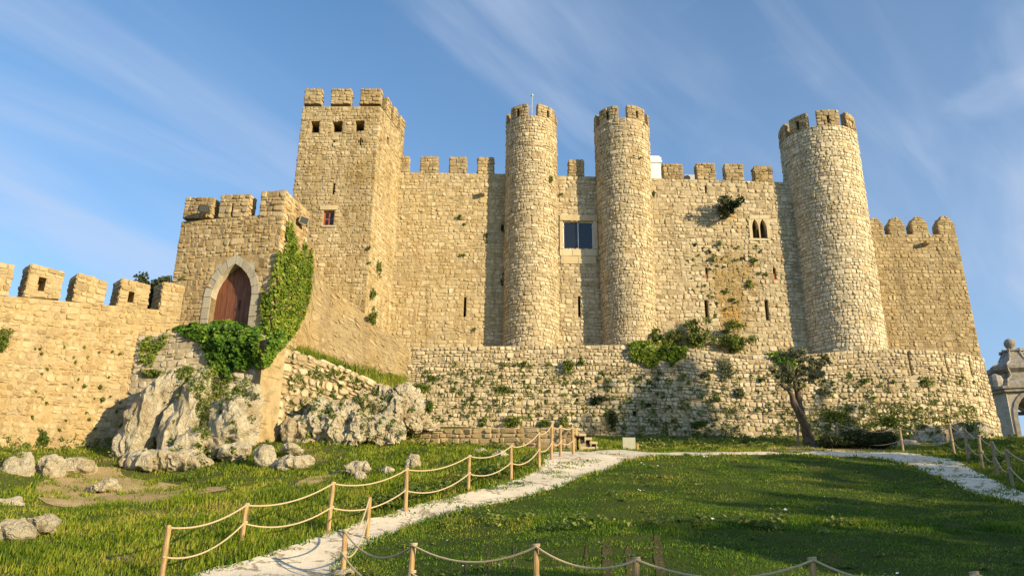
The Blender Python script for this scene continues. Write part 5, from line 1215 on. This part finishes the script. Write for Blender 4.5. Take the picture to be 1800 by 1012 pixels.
# clover rosettes and daisies in the lawn
P = []; D = []
for k in range(420):
    x, y = g.uniform(-4, 18), g.uniform(12, 34)
    if not inpoly(np.array([x]), np.array([y]), LAWN)[0] or clumpy([x], [y], .5, 9.1)[0] < -.05: continue
    z = float(terrain(np.array([x]), np.array([y]))[0]); r = g.uniform(.06, .20); P.append(np.array([x, y, z + .03]) + blob(int(r * 190), g, .5) * np.array([r, r, .05]))
    if k % 6 == 0: D.append(np.array([x, y, z + .09]) + g.normal(0, 1, (3, 3)) * np.array([.25, .25, .0]))
P = np.concatenate(P); w_ = leaves('lawn_weeds', P, .075, M['weed'], None, np.tile([[0, -.2, 1]], (len(P), 1)), .7, g, kind='stuff'); w_['label'] = 'low clover and broad leaved rosettes scattered in the lawn'; w_['category'] = 'weeds'
D = np.concatenate(D); w_ = leaves('daisies', D, .05, M['white'], None, np.tile([[0, -.3, 1]], (len(D), 1)), .4, g, kind='stuff', asp=1.0); w_['label'] = 'tiny white daisies dotted over the lawn'; w_['category'] = 'flowers'
# fringe of taller grass and weeds along both path edges, tufts on the gravel
E = PATH[g.integers(0, len(PATH), 9000)] + g.normal(0, .09, (9000, 2)); k = inpoly(E[:, 0], E[:, 1], PATH) | True
k = (E[:, 1] > 12) & (np.abs(E[:, 0]) < .72 * E[:, 1] + 2) & (clumpy(E[:, 0], E[:, 1], 2.2, 2.2) > -.25); E = E[k]
blades('path_edge_grass', np.c_[E, terrain(E[:, 0], E[:, 1])], g.uniform(.04, .16, len(E)), np.full(len(E), .03), M['lawn'], g, .7, label='ragged grass fringe along the path edges')
pt = []
for (x, y, n) in [(1005, 817, 60), (992, 823, 50), (970, 832, 70), (985, 840, 40), (908, 852, 90), (870, 860, 90), (785, 880, 50), (825, 894, 40), (744, 890, 30), (772, 885, 30), (700, 905, 30), (1035, 812, 60), (1680, 810, 60), (1712, 820, 60), (1730, 840, 60), (1690, 838, 40), (1765, 862, 60), (1650, 815, 40), (1790, 868, 60), (1740, 868, 50), (1640, 826, 40), (1075, 800, 40)]:
    c = hit(x, y)[0]; pt.append(c[:2] + g.normal(0, 1, (n * 2, 2)) * np.array([.26, .13]))
pt = np.concatenate(pt); blades('path_weeds', np.c_[pt, terrain(pt[:, 0], pt[:, 1]) + .02], g.uniform(.03, .10, len(pt)), np.full(len(pt), .035), M['lawn'], g, 1.0, label='small weeds creeping over the gravel path')
# long grass on the bank between rubble wall and skirt wall
n = 9000; u, v = g.uniform(0, 1, n) ** .6 * 6.999, g.uniform(0, 3.999, n); i, j = u.astype(int), v.astype(int); fu, fv = (u - i)[:, None], (v - j)[:, None]
Pb = (BANK[j, i] * (1 - fu) + BANK[j, i + 1] * fu) * (1 - fv) + (BANK[j + 1, i] * (1 - fu) + BANK[j + 1, i + 1] * fu) * fv
kb = clumpy(Pb[:, 0], Pb[:, 1], 1.1, 6.6) > -.12; Pb = Pb[kb]; n = len(Pb)
blades('bank_grass', Pb, g.uniform(.12, .42, n) * (1 + .5 * clumpy(Pb[:, 0], Pb[:, 1], 1.7, 2.6)), np.full(n, .03), M['meadow'], g, .5, label='long grass on the earth bank above the rubble wall')
# broad-leaved weeds along walls and fences
P = []
for poly, n in [([(640, 905), (800, 865), (940, 825), (940, 810), (800, 845), (650, 885)], 90), ([(1120, 790), (1340, 792), (1340, 765), (1120, 765)], 120), ([(1340, 790), (1400, 785), (1390, 750), (1320, 760)], 40), ([(720, 782), (1000, 796), (1000, 775), (720, 770)], 70), ([(1600, 800), (1790, 830), (1790, 770), (1690, 770)], 60), ([(230, 810), (330, 845), (360, 830), (350, 790)], 30), ([(350, 820), (480, 790), (470, 770), (360, 790)], 50), ([(760, 935), (1500, 940), (1500, 915), (760, 915)], 36)]:
    poly = np.array(poly, float); k = 0
    while k < n:
        x, y = g.uniform(poly[:, 0].min(), poly[:, 0].max()), g.uniform(poly[:, 1].min(), poly[:, 1].max())
        if not inpoly(np.array([x]), np.array([y]), poly)[0]: continue
        k += 1; c = hit(x, y)[0]
        if inpoly(c[:1], c[1:2], PATH)[0]: continue
        r = g.uniform(.10, .30); P.append(c + blob(int(r * 160), g, .5) * np.array([r, r, r * .7]) + np.array([0, 0, r * .5]))
P = np.concatenate(P); w_ = leaves('ground_weeds', P, .10, M['weed'], None, np.tile([[0, -.3, 1]], (len(P), 1)), .9, g, kind='stuff'); w_['label'] = 'broad leaved weeds and nettles along fence and wall feet'; w_['category'] = 'weeds'

# ------------------------------------------------------------------ trees
def crown(name, C, R, n, size, mat, parent, g, nclump=26, fill=.5, box=0.0):
    cl = blob(nclump, g, .36)
    if box: cl = cl * (1 - box + box / np.maximum((np.abs(cl / np.maximum(np.linalg.norm(cl, axis=1, keepdims=True), 1e-6)) ** 5).sum(1, keepdims=True) ** .2, .3))
    i = g.integers(0, nclump, n); q = cl[i] * .82 + blob(n, g, .5) * fill * g.uniform(.5, 1.0, (nclump, 1))[i]
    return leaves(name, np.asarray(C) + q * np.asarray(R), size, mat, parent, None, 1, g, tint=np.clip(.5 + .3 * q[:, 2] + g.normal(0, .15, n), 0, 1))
# olive
ob = hit(1424, 786)[0]; zc = float(ob @ CF); g = np.random.default_rng(8)
ol = thing('olive_tree', 'leaning olive tree with a twisted forked trunk before the wall', 'tree', tuple(ob))
def opx(x, y, dz=0.0): return atz(x, y, zc + dz)
def limb(pts, rad, nm, amp=.04):
    P = [Vector(p) for p in pts]; Q = []; Rr = []
    for i in range(len(P) - 1):
        for k in range(5):
            t = k / 5; Q.append(P[i].lerp(P[i + 1], t) + Vector(mnoise.noise_vector(P[i].lerp(P[i + 1], t) * 2.3)) * amp); Rr.append((rad[i] * (1 - t) + rad[i + 1] * t) * (1 + .22 * mnoise.noise(P[i].lerp(P[i + 1], t) * 4)))
    Q.append(P[-1]); Rr.append(rad[-1]); mb = MB(); mb.tube(Q, Rr, 9); return mb.build(nm, M['bark'], ol, smooth=True)
limb([ob - np.array([0, 0, .2]), opx(1422, 770), opx(1410, 735), opx(1398, 712), opx(1388, 690), opx(1373, 674)], [.36, .23, .18, .14, .11, .06], 'trunk', .12)
limb([opx(1416, 755), opx(1408, 722, .15), opx(1402, 690, .2), opx(1395, 668, .2), opx(1402, 645, .2)], [.16, .15, .12, .08, .04], 'branch', .06)
limb([opx(1430, 780, -.1), opx(1422, 757, -.2), opx(1411, 728, -.22), opx(1398, 708, -.1)], [.14, .10, .09, .05], 'branch', .03)
limb([opx(1395, 668, .2), opx(1420, 645, .2), opx(1438, 630, .1)], [.07, .05, .02], 'branch'); limb([opx(1395, 668, .2), opx(1384, 645, 0), opx(1380, 625, -.1)], [.06, .04, .02], 'branch')
limb([ob + np.array([.15, 0, -.15]), opx(1436, 784), opx(1448, 792)], [.3, .16, .05], 'root')
cs = []
for (x, y, w, h) in [(1402, 626, 66, 32), (1386, 648, 44, 44), (1430, 634, 48, 40), (1416, 654, 56, 36), (1374, 660, 30, 34), (1450, 630, 30, 28), (1398, 676, 40, 24), (1438, 660, 34, 26), (1388, 620, 44, 20)]:
    c = opx(x, y, .1); cl = blob(16, g, .45); n = int(w * h * .46); i = g.integers(0, 16, n); cs.append(c + (cl[i] * .95 + blob(n, g, .5) * .27) * np.array([w / 2.2 / F * zc, w / 2.6 / F * zc, h / 2 / F * zc]))
leaves('crown', np.concatenate(cs), .13, M['olive'], ol, None, 1, g, asp=.34)
# tree behind the left wall
g = np.random.default_rng(18); tb = np.array([-18.6, 41.0]); tz = float(terrain(tb[:1], tb[1:])[0]); bt = thing('bushy_tree', 'dark leafy tree rising behind the left battlements', 'tree', (*tb, tz))
c = atY(270, 515, 41.0); top = atY(270, 468, 41)[2]; mb = MB(); mb.tube([(tb[0], tb[1], tz - .2), (c[0] - .2, 41, (tz + c[2]) / 2), tuple(c)], [.28, .2, .07], 8); mb.build('trunk', M['bark'], bt, smooth=True)
crown('crown', c + np.array([.1, 0, -.35]), (1.7, 1.5, 1.75), 6000, .17, M['darkshrub'], bt, g, 44, .30)
# dark sprawling juniper right of the olive
g = np.random.default_rng(28); c = hit(1512, 788)[0]; th = thing('juniper_shrub', 'dark sprawling evergreen shrub right of the olive tree', 'shrub', tuple(c)); P = []; mb = MB()
for (x, y, w, h) in [(1460, 775, 50, 26), (1500, 770, 60, 30), (1545, 770, 60, 26), (1530, 778, 90, 20), (1480, 782, 60, 12)]:
    cc = atz(x, y, c @ CF + .1); n = int(w * h * 1.3); P.append(cc + blob(n, g, .6) * np.array([w / 2 / F * 35, .8, h / 2 / F * 35])); mb.tube([c + np.array([0, 0, -.05]), (c + cc) / 2 + np.array([0, 0, .1]), cc], [.06, .04, .015], 5)
leaves('foliage', np.concatenate(P), .13, M['darkshrub'], th, None, 1, g, asp=.3); mb.build('stem', M['bark'], th)
# park trees to the right of and behind the viewpoint: they throw the long shadows on lawn and wall foot
hs_ = np.array([math.sin(SUN_AZ), -math.cos(SUN_AZ)]); es_ = np.array([math.cos(SUN_AZ), math.sin(SUN_AZ)]); A0 = np.array([5, 22.0]) + hs_ * 38
PARK = [(-8.8, 0, 9.7, 1.9, 'low rounded park tree at the downhill end of the row', 0), (-3.4, 1.5, 10.7, 2.2, 'rounded park tree second from the downhill end', 0), (1.2, -1, 11.3, 2.4, 'broad park tree in the middle of the row', 0), (6.0, 1, 12.7, 2.4, 'wide spreading park tree uphill of the middle', 0), (9.0, -2, 14.0, 2.2, 'full crowned park tree filling a gap in the row', 0), (12.6, 0, 14.9, 2.6, 'wide spreading park tree next to the tall cypress', 0),
        (17.6, 2, 24.0, 2.9, 'very tall broad cypress at the uphill end of the row', 1), (23.1, 0, 20.2, 1.0, 'slim cypress beyond the very tall one', 1), (21.2, 4, 16.2, 1.8, 'short park tree between the two cypresses', 0), (28.4, 0, 13.5, 2.6, 'outermost park tree uphill of the cypresses', 0), (-1.0, 6, 9.3, 3.0, 'low bushy tree in the second rank', 0), (4.2, 6, 10.2, 3.0, 'medium bushy tree in the second rank', 0), (8.0, 7, 11.8, 3.0, 'taller bushy tree in the second rank', 0)]
for i, (s_, dd, top, hw, lab, cyp) in enumerate(PARK):
    g = np.random.default_rng(200 + i); q = A0 + es_ * s_ + hs_ * dd; top = top + dd * math.tan(SUN_EL); z0 = float(terrain(q[:1], q[1:])[0]); th = thing('cypress_tree' if cyp else 'park_tree', lab, 'tree', (*q, z0), None)
    cb = z0 + (1.0 if cyp else 2.2); cc = (top + cb) / 2; mb = MB(); mb.tube([(q[0], q[1], z0 - .3), (q[0] + .1, q[1], (z0 + cc) / 2), (q[0], q[1], cc + (top - cc) * .5)], [.3, .22, .06], 8)
    mb.build('trunk', M['bark'], th, smooth=True); crown('crown', (q[0], q[1], cc), (hw, hw, (top - cb) / 2), int((190 if cyp else 420) * hw * (top - cb) ** .8), .5, M['darkshrub'] if cyp else M['shrub'], th, g, 120, .32, .8)

# ------------------------------------------------------------------ rope fences
def rope_fence(label, posts, mat, r=.05, lead=None, sag=(.16, .20), tw=2):
    P = [atz(*q[:3]) for q in posts]; B = [np.array([p[0], p[1], float(terrain(p[:1], p[1:2])[0])]) for p in P]
    th = thing('rope_fence', label, 'fence', tuple(B[len(B) // 2])); H = []
    for i, (p, b) in enumerate(zip(P, B)):
        hgt = p[2] - b[2]; H.append(hgt); lean = RNG.normal(0, .03, 2) * hgt
        mb = MB(); rr = r * RNG.uniform(.9, 1.1); mb.tube([b + np.array([lean[0], lean[1], -.25]), b + np.array([lean[0] * .5, lean[1] * .5, hgt * .5]), p - np.array([0, 0, .02]), p], [rr, rr * .98, rr * .95, rr * .72], 10); mb.build('post', mat, th, origin=b)
    ends = {0: [], 1: []}
    for i in range(len(P) - 1):
        for lv in (0, 1):
            f = (.955, .48)[lv]; a = B[i] + (P[i] - B[i]) * f - np.array([0, r * 1.0, 0]); c = B[i + 1] + (P[i + 1] - B[i + 1]) * f - np.array([0, r * 1.0, 0]); n = 14
            dist = np.linalg.norm(a - c); s = sag[lv] * min(1.6, .35 + .3 * dist) * RNG.uniform(.85, 1.15)
            pts = [a + (c - a) * t - np.array([0, 0, 4 * s * t * (1 - t)]) for t in np.linspace(0, 1, n)]
            mb = MB(); mb.tube(pts, .016, 6); mb.build('rope', M['rope'], th, origin=a)
        if i:   # lashing round the post
            for f in (.945, .475):
                mb = MB(); q = B[i] + (P[i] - B[i]) * f; mb.tube([q + np.array([math.cos(t) * (r + .004), math.sin(t) * (r + .004), .0035 * t]) for t in np.linspace(0, 6.28 * tw, 12 * tw)], .011, 5, False); mb.build('lashing', M['rope'], th, origin=q)
    return th
rope_fence('rope fence on wooden posts up the left side of the path', [(297, 922, 14.5), (434, 885, 16.8), (586, 846, 18.6), (715, 822, 20.8), (825, 799, 22.6), (898, 782, 24.6), (947, 759, 26.3), (970, 744, 27.6), (985, 747, 28.6), (1006, 749, 29.4)], M['wood'])
rope_fence('rope fence along the bottom of the lawn nearest the viewer', [(650, 873, 18.0), (607, 930, 14.8), (727, 954, 12.6), (942, 955, 11.7), (1118, 979, 11.2), (1427, 979, 11.3), (1712, 1006, 11.1), (2010, 1010, 11)], M['wood'], sag=(.24, .24))
rope_fence('grey rope fence beside the right branch of the path', [(1470, 742, 36.5), (1581, 751, 33), (1668, 744, 31), (1695, 752, 29), (1720, 764, 27.3), (1743, 775, 25.8), (1768, 789, 23.5), (1850, 800, 20)], M['wood_grey'])
q = hit(1402, 785)[0]; mb = MB(); p = atz(1402, 745, float(q @ CF)); mb.tube([q - np.array([0, 0, .2]), p], [.05, .045], 8); tag(mb.build('stake', M['wood_grey'], origin=q), 'short weathered stake standing just left of the olive trunk', 'stake')

# ------------------------------------------------------------------ steps, panel
sc = hit(1034, 792)[0]; zc = float(sc @ CF); th = thing('wooden_steps', 'short flight of wooden steps at the end of the low wall', 'steps', tuple(sc))
for i, (x0, x1, y) in enumerate([(1018, 1051, 785), (1036, 1050, 776), (1027, 1040, 769), (1017, 1030, 762)]):
    a, b = atz(x0, y, zc), atz(x1, y, zc); mb = MB(); mb.box((a[0], a[1] - .1, a[2] - .10), (b[0], a[1] + .9, a[2])); mb.build('tread', M['ashlar'], th, origin=a)
    mb = MB(); mb.box((b[0] - .06, a[1] - .06, a[2] - .34), (b[0] - .02, a[1] + .86, a[2] - .102)); mb.build('riser', M['ashlar'], th, origin=a)
a, b = atz(1018, 770, zc), atz(1048, 790, zc); mb = MB(); V = [a, b, b - np.array([0, 0, .3]), a - np.array([0, 0, .75])]; mb.add(list(V) + [v + np.array([0, .06, 0]) for v in V], [[3, 2, 1, 0], [4, 5, 6, 7], [0, 1, 5, 4], [1, 2, 6, 5], [2, 3, 7, 6], [3, 0, 4, 7]]); mb.build('stringer', M['wood_grey'], th, origin=a)
a, b = atz(985, 770, zc), atz(1005, 752, zc); mb = MB(); mb.tube([a, b], .05, 8); mb.build('handrail', M['wood_grey'], th, origin=a)
q = hit(1106, 790)[0]; zc = float(q @ CF); th = thing('notice_panel', 'blank pale notice panel seen from behind at the foot of the wall', 'sign', tuple(q)); a, b = atz(1095, 788.5, zc), atz(1117.5, 767.5, zc)
mb = MB(); mb.box((a[0], q[1] - .04, a[2] - .02), (b[0], q[1] + .02, b[2])); mb.build('board', M['panel'], th)
for x in (.12, .88): mb = MB(); X0 = a[0] + (b[0] - a[0]) * x; mb.box((X0 - .03, q[1] + .025, q[2] - .3), (X0 + .03, q[1] + .08, b[2] - .1)); mb.build('support', M['wood'], th)
mb = MB(); p = atz(1121, 778, zc); mb.box((p[0] - .04, q[1] - .02, q[2] - .3), (p[0] + .05, q[1] + .06, p[2])); tag(mb.build('marker_post', M['wood'], origin=(p[0], q[1], q[2])), 'small wooden marker post right of the notice panel', 'post')

# ------------------------------------------------------------------ roof things
p = atY(935, 204, 45.6); q = atY(935.5, 168, 45.6); th = thing('antenna', 'thin antenna mast on the first round tower', 'antenna', tuple(p)); mb = MB(); mb.tube([p - np.array([0, 0, .9]), q], .022, 6); mb.build('mast', M['steel_grey'], th); mb = MB(); mb.lathe([(.0, -.1), (.075, -.05), (.09, .03), (.04, .1)], tuple(q), 10); mb.build('head', M['steel_grey'], th); mb = MB(); mb.tube([q - np.array([.02, 0, .75]), q - np.array([.28, 0, .95])], .012, 5); mb.build('stay', M['steel_grey'], th)
c = atY(1152, 295, 51); s = 51.5 / F; th = thing('chimney', 'white rendered chimney peeping over the curtain wall', 'chimney', (c[0], 51, c[2] - 3)); z = lambda y: atY(1152, y, 51)[2]
mb = MB(); mb.box((c[0] - .42, 50.6, z(340)), (c[0] + .30, 51.4, z(291))); mb.build('shaft', M['white'], th); mb = MB(); mb.box((c[0] - .50, 50.52, z(290.8)), (c[0] + .385, 51.48, z(287.5))).box((c[0] - .46, 50.56, z(287.4)), (c[0] + .35, 51.44, z(281.5))); mb.build('collar', M['white'], th); mb = MB(); mb.box((c[0] - .40, 50.6, z(281.4)), (c[0] + .25, 51.4, z(279))); mb.build('cap', M['white'], th)
c = atY(1214, 312, 48.2); th = thing('cooling_unit', 'grey cooling unit with round fan behind the merlons', 'machine', (c[0], 48.2, c[2] - 1)); mb = MB(); mb.box((c[0] - .38, 48.2, c[2] - 1.0), (c[0] + .5, 48.8, c[2] + .20)); mb.build('housing', M['steel_grey'], th)
cf = atY(1208, 313, 48.15); mb = MB(); mb.tube([cf + np.array([0, .045, 0]), cf + np.array([0, .0, 0])], .21, 18); f = mb.build('fan_grille', M['iron'], th, origin=cf)

# ------------------------------------------------------------------ bell tower at the right edge
BY = 62.0; ax0 = atY(1806, 770, BY); zr = lambda y: atY(1780, y, BY)[2]; zb0 = -12.0; zc0 = zr(700)
bt = thing('bell_tower', 'grey baroque bell tower with bulbous stone roof at the right edge', 'church tower', (ax0[0], BY, zb0)); rot = math.radians(-14)
cB = np.array([ax0[0] + .1, BY]); ca, sa = math.cos(rot), math.sin(rot)
def bw(x, y, z): return (cB[0] + x * ca - y * sa, cB[1] + x * sa + y * ca, z)
hw, ch_ = 2.55, .85; zs = zr(742); zap = zr(704); aw = 1.25      # half width, chamfer, arch spring, arch crown, arch half-width
zsill = zr(775)
def prism(name, poly, z0, z1, mat, parent, origin=None):
    n = len(poly); V = [bw(x, y, z0) for x, y in poly] + [bw(x, y, z1) for x, y in poly]; return mesh_obj(name, V, [list(range(n))[::-1], list(range(n, 2 * n))] + [[i, (i + 1) % n, n + (i + 1) % n, n + i] for i in range(n)], mat, parent, origin=np.array(V).mean(0))
octo = lambda h, c: [(-h + c, -h), (h - c, -h), (h, -h + c), (h, h - c), (h - c, h), (-h + c, h), (-h, h - c), (-h, -h + c)]
prism('shaft', octo(hw, ch_), zb0, zsill, M['church'], bt); prism('sill_course', octo(hw + .14, ch_ + .04), zsill - .3, zsill + .02, M['churchdark'], bt)
for sx in (-1, 1):
    for sy in (-1, 1):
        poly = [(sx * aw, sy * hw), (sx * (hw - ch_), sy * hw), (sx * hw, sy * (hw - ch_)), (sx * hw, sy * aw), (sx * (hw - .7), sy * aw), (sx * aw, sy * (hw - .7))]
        if sx * sy < 0: poly = poly[::-1]
        prism('pier', poly, zsill + .02, zc0, M['church'], bt)
        c_ = [(sx * (hw - ch_ + .05), sy * (hw + .06)), (sx * (hw + .06), sy * (hw - ch_ + .05)), (sx * (hw - .12), sy * (hw - ch_ - .1)), (sx * (hw - ch_ - .1), sy * (hw - .12))]
        if sx * sy < 0: c_ = c_[::-1]
        prism('pilaster', c_, zsill + .02, zc0, M['church'] if sx * sy > 0 else M['churchdark'], bt)
for k4 in range(4):
    q = k4 * math.pi / 2; n = 12; V = []; Fc = []
    arc_ = [(-aw * math.cos(t), zs + (zap - zs) * math.sin(t)) for t in np.linspace(0, math.pi, n)]
    for dpt in (hw, hw - .7):
        for (x, z) in arc_ + [(aw, zc0), (-aw, zc0)]:
            X, Yy = x * math.cos(q) + dpt * math.sin(q), x * math.sin(q) - dpt * math.cos(q); V.append(bw(X, Yy, z))
    m2 = n + 2
    for b_ in (0, m2):
        for i in range(n - 1): Fc.append([b_ + i, b_ + i + 1, b_ + (n if i >= n // 2 else n + 1)])
        Fc.append([b_ + n // 2, b_ + n, b_ + n + 1])
    for i in range(n - 1): Fc.append([i, i + 1, m2 + i + 1, m2 + i])
    mesh_obj('arch_head', V, Fc, M['church'], bt, origin=np.array(V).mean(0))
    # moulded surround of the opening
    V = []; Fc = []; ar = [(-aw, zsill + .02)] + arc_ + [(aw, zsill + .02)]; ou = [(-aw - .3, zsill + .02)] + [(-(aw + .3) * math.cos(t), zs + (zap + .3 - zs) * math.sin(t)) for t in np.linspace(0, math.pi, n)] + [(aw + .3, zsill + .02)]
    for pts, dpt in ((ar, hw + .07), (ou, hw + .07), (ar, hw - .3), (ou, hw - .02)):
        for (x, z) in pts: V.append(bw(x * math.cos(q) + dpt * math.sin(q), x * math.sin(q) - dpt * math.cos(q), z))
    m3 = len(ar); Fc = [[i, i + 1, m3 + i + 1, m3 + i] for i in range(m3 - 1)] + [[2 * m3 + i, 2 * m3 + i + 1, i + 1, i] for i in range(m3 - 1)] + [[m3 + i, m3 + i + 1, 3 * m3 + i + 1, 3 * m3 + i] for i in range(m3 - 1)]
    mesh_obj('arch_surround', V, Fc, M['churchdark'], bt, origin=np.array(V).mean(0))
prism('cornice', octo(hw + .28, ch_ + .1), zc0, zc0 + .22, M['churchdark'], bt); prism('upper_cornice', octo(hw + .42, ch_ + .12), zc0 + .22, zc0 + .42, M['churchdark'], bt)
V = []; Fc = []; pf = [(2.75, .42), (2.72, .8), (2.6, 1.15), (2.2, 1.5), (1.75, 1.75), (1.6, 1.9), (1.55, 2.35), (1.62, 2.4), (1.95, 2.7), (1.98, 3.0), (1.7, 3.3), (1.15, 3.65), (.85, 4.1), (.68, 4.6), (.62, 4.95), (.74, 5.0), (.74, 5.12), (.4, 5.16)]
kz = (zr(617) - zc0) / 5.16
for (r_, z_) in pf:
    for (x, y) in octo(r_, r_ * .42): V.append(bw(x, y, zc0 + z_ * kz))
for i in range(len(pf) - 1): Fc += [[i * 8 + j, i * 8 + (j + 1) % 8, i * 8 + 8 + (j + 1) % 8, i * 8 + 8 + j] for j in range(8)]
Fc += [list(range(8))[::-1], [len(V) - 8 + j for j in range(8)]]; mesh_obj('roof', V, Fc, M['churchdark'], bt, origin=np.array(V).mean(0))
for j in range(8):    # ribs of the roof
    mb = MB(); mb.tube([V[i * 8 + j] for i in range(len(pf))], .09, 6); mb.build('roof_rib', M['churchdark'], bt)
mb = MB(); mb.lathe([(.12, 0), (.14, .15), (.32, .3), (.42, .55), (.40, .75), (.25, .95), (.05, 1.02)], bw(0, 0, zc0 + 5.14 * kz), 16); mb.build('ball_finial', M['churchdark'], bt, smooth=True)
for (x, y) in ((-2.3, 2.3), (2.3, 2.3), (2.3, -2.3)):
    mb = MB(); mb.lathe([(.34, .4), (.34, .75), (.2, .95), (.3, 1.2), (.16, 1.45), (.13, 2.0), (.24, 2.1), (.1, 2.25), (.16, 2.5), (.03, 2.75)], bw(x, y, zc0), 10); mb.build('pinnacle', M['churchdark'], bt)
mb = MB(); mb.lathe([(.55, .42), (.55, .9), (.42, 1.3), (.1, 1.5)], bw(-2.15, -2.15, zc0), 10); mb.build('scroll_block', M['churchdark'], bt)
bl = thing('church_bell', 'dark bronze bell hanging in the arch of the bell tower', 'bell', bw(0, -1.6, zap - .6)); mb = MB(); bc = bw(.1, -1.5, zs - .8); mb.lathe([(.62, 0), (.55, .12), (.42, .45), (.36, .8), (.26, 1.0), (.08, 1.08)], bc, 14); mb.build('bell_body', M['iron'], bl, smooth=True)
mb = MB(); mb.box((-1.3, -.12, 0), (1.3, .12, .24), [[ca, sa, 0], [-sa, ca, 0], [0, 0, 1]], (bc[0], bc[1], bc[2] + 1.1)); mb.build('yoke', M['iron'], bl); mb = MB(); mb.tube([(bc[0], bc[1], bc[2] + .4), (bc[0], bc[1], bc[2] - .18)], [.03, .08], 6); mb.build('clapper', M['iron'], bl)
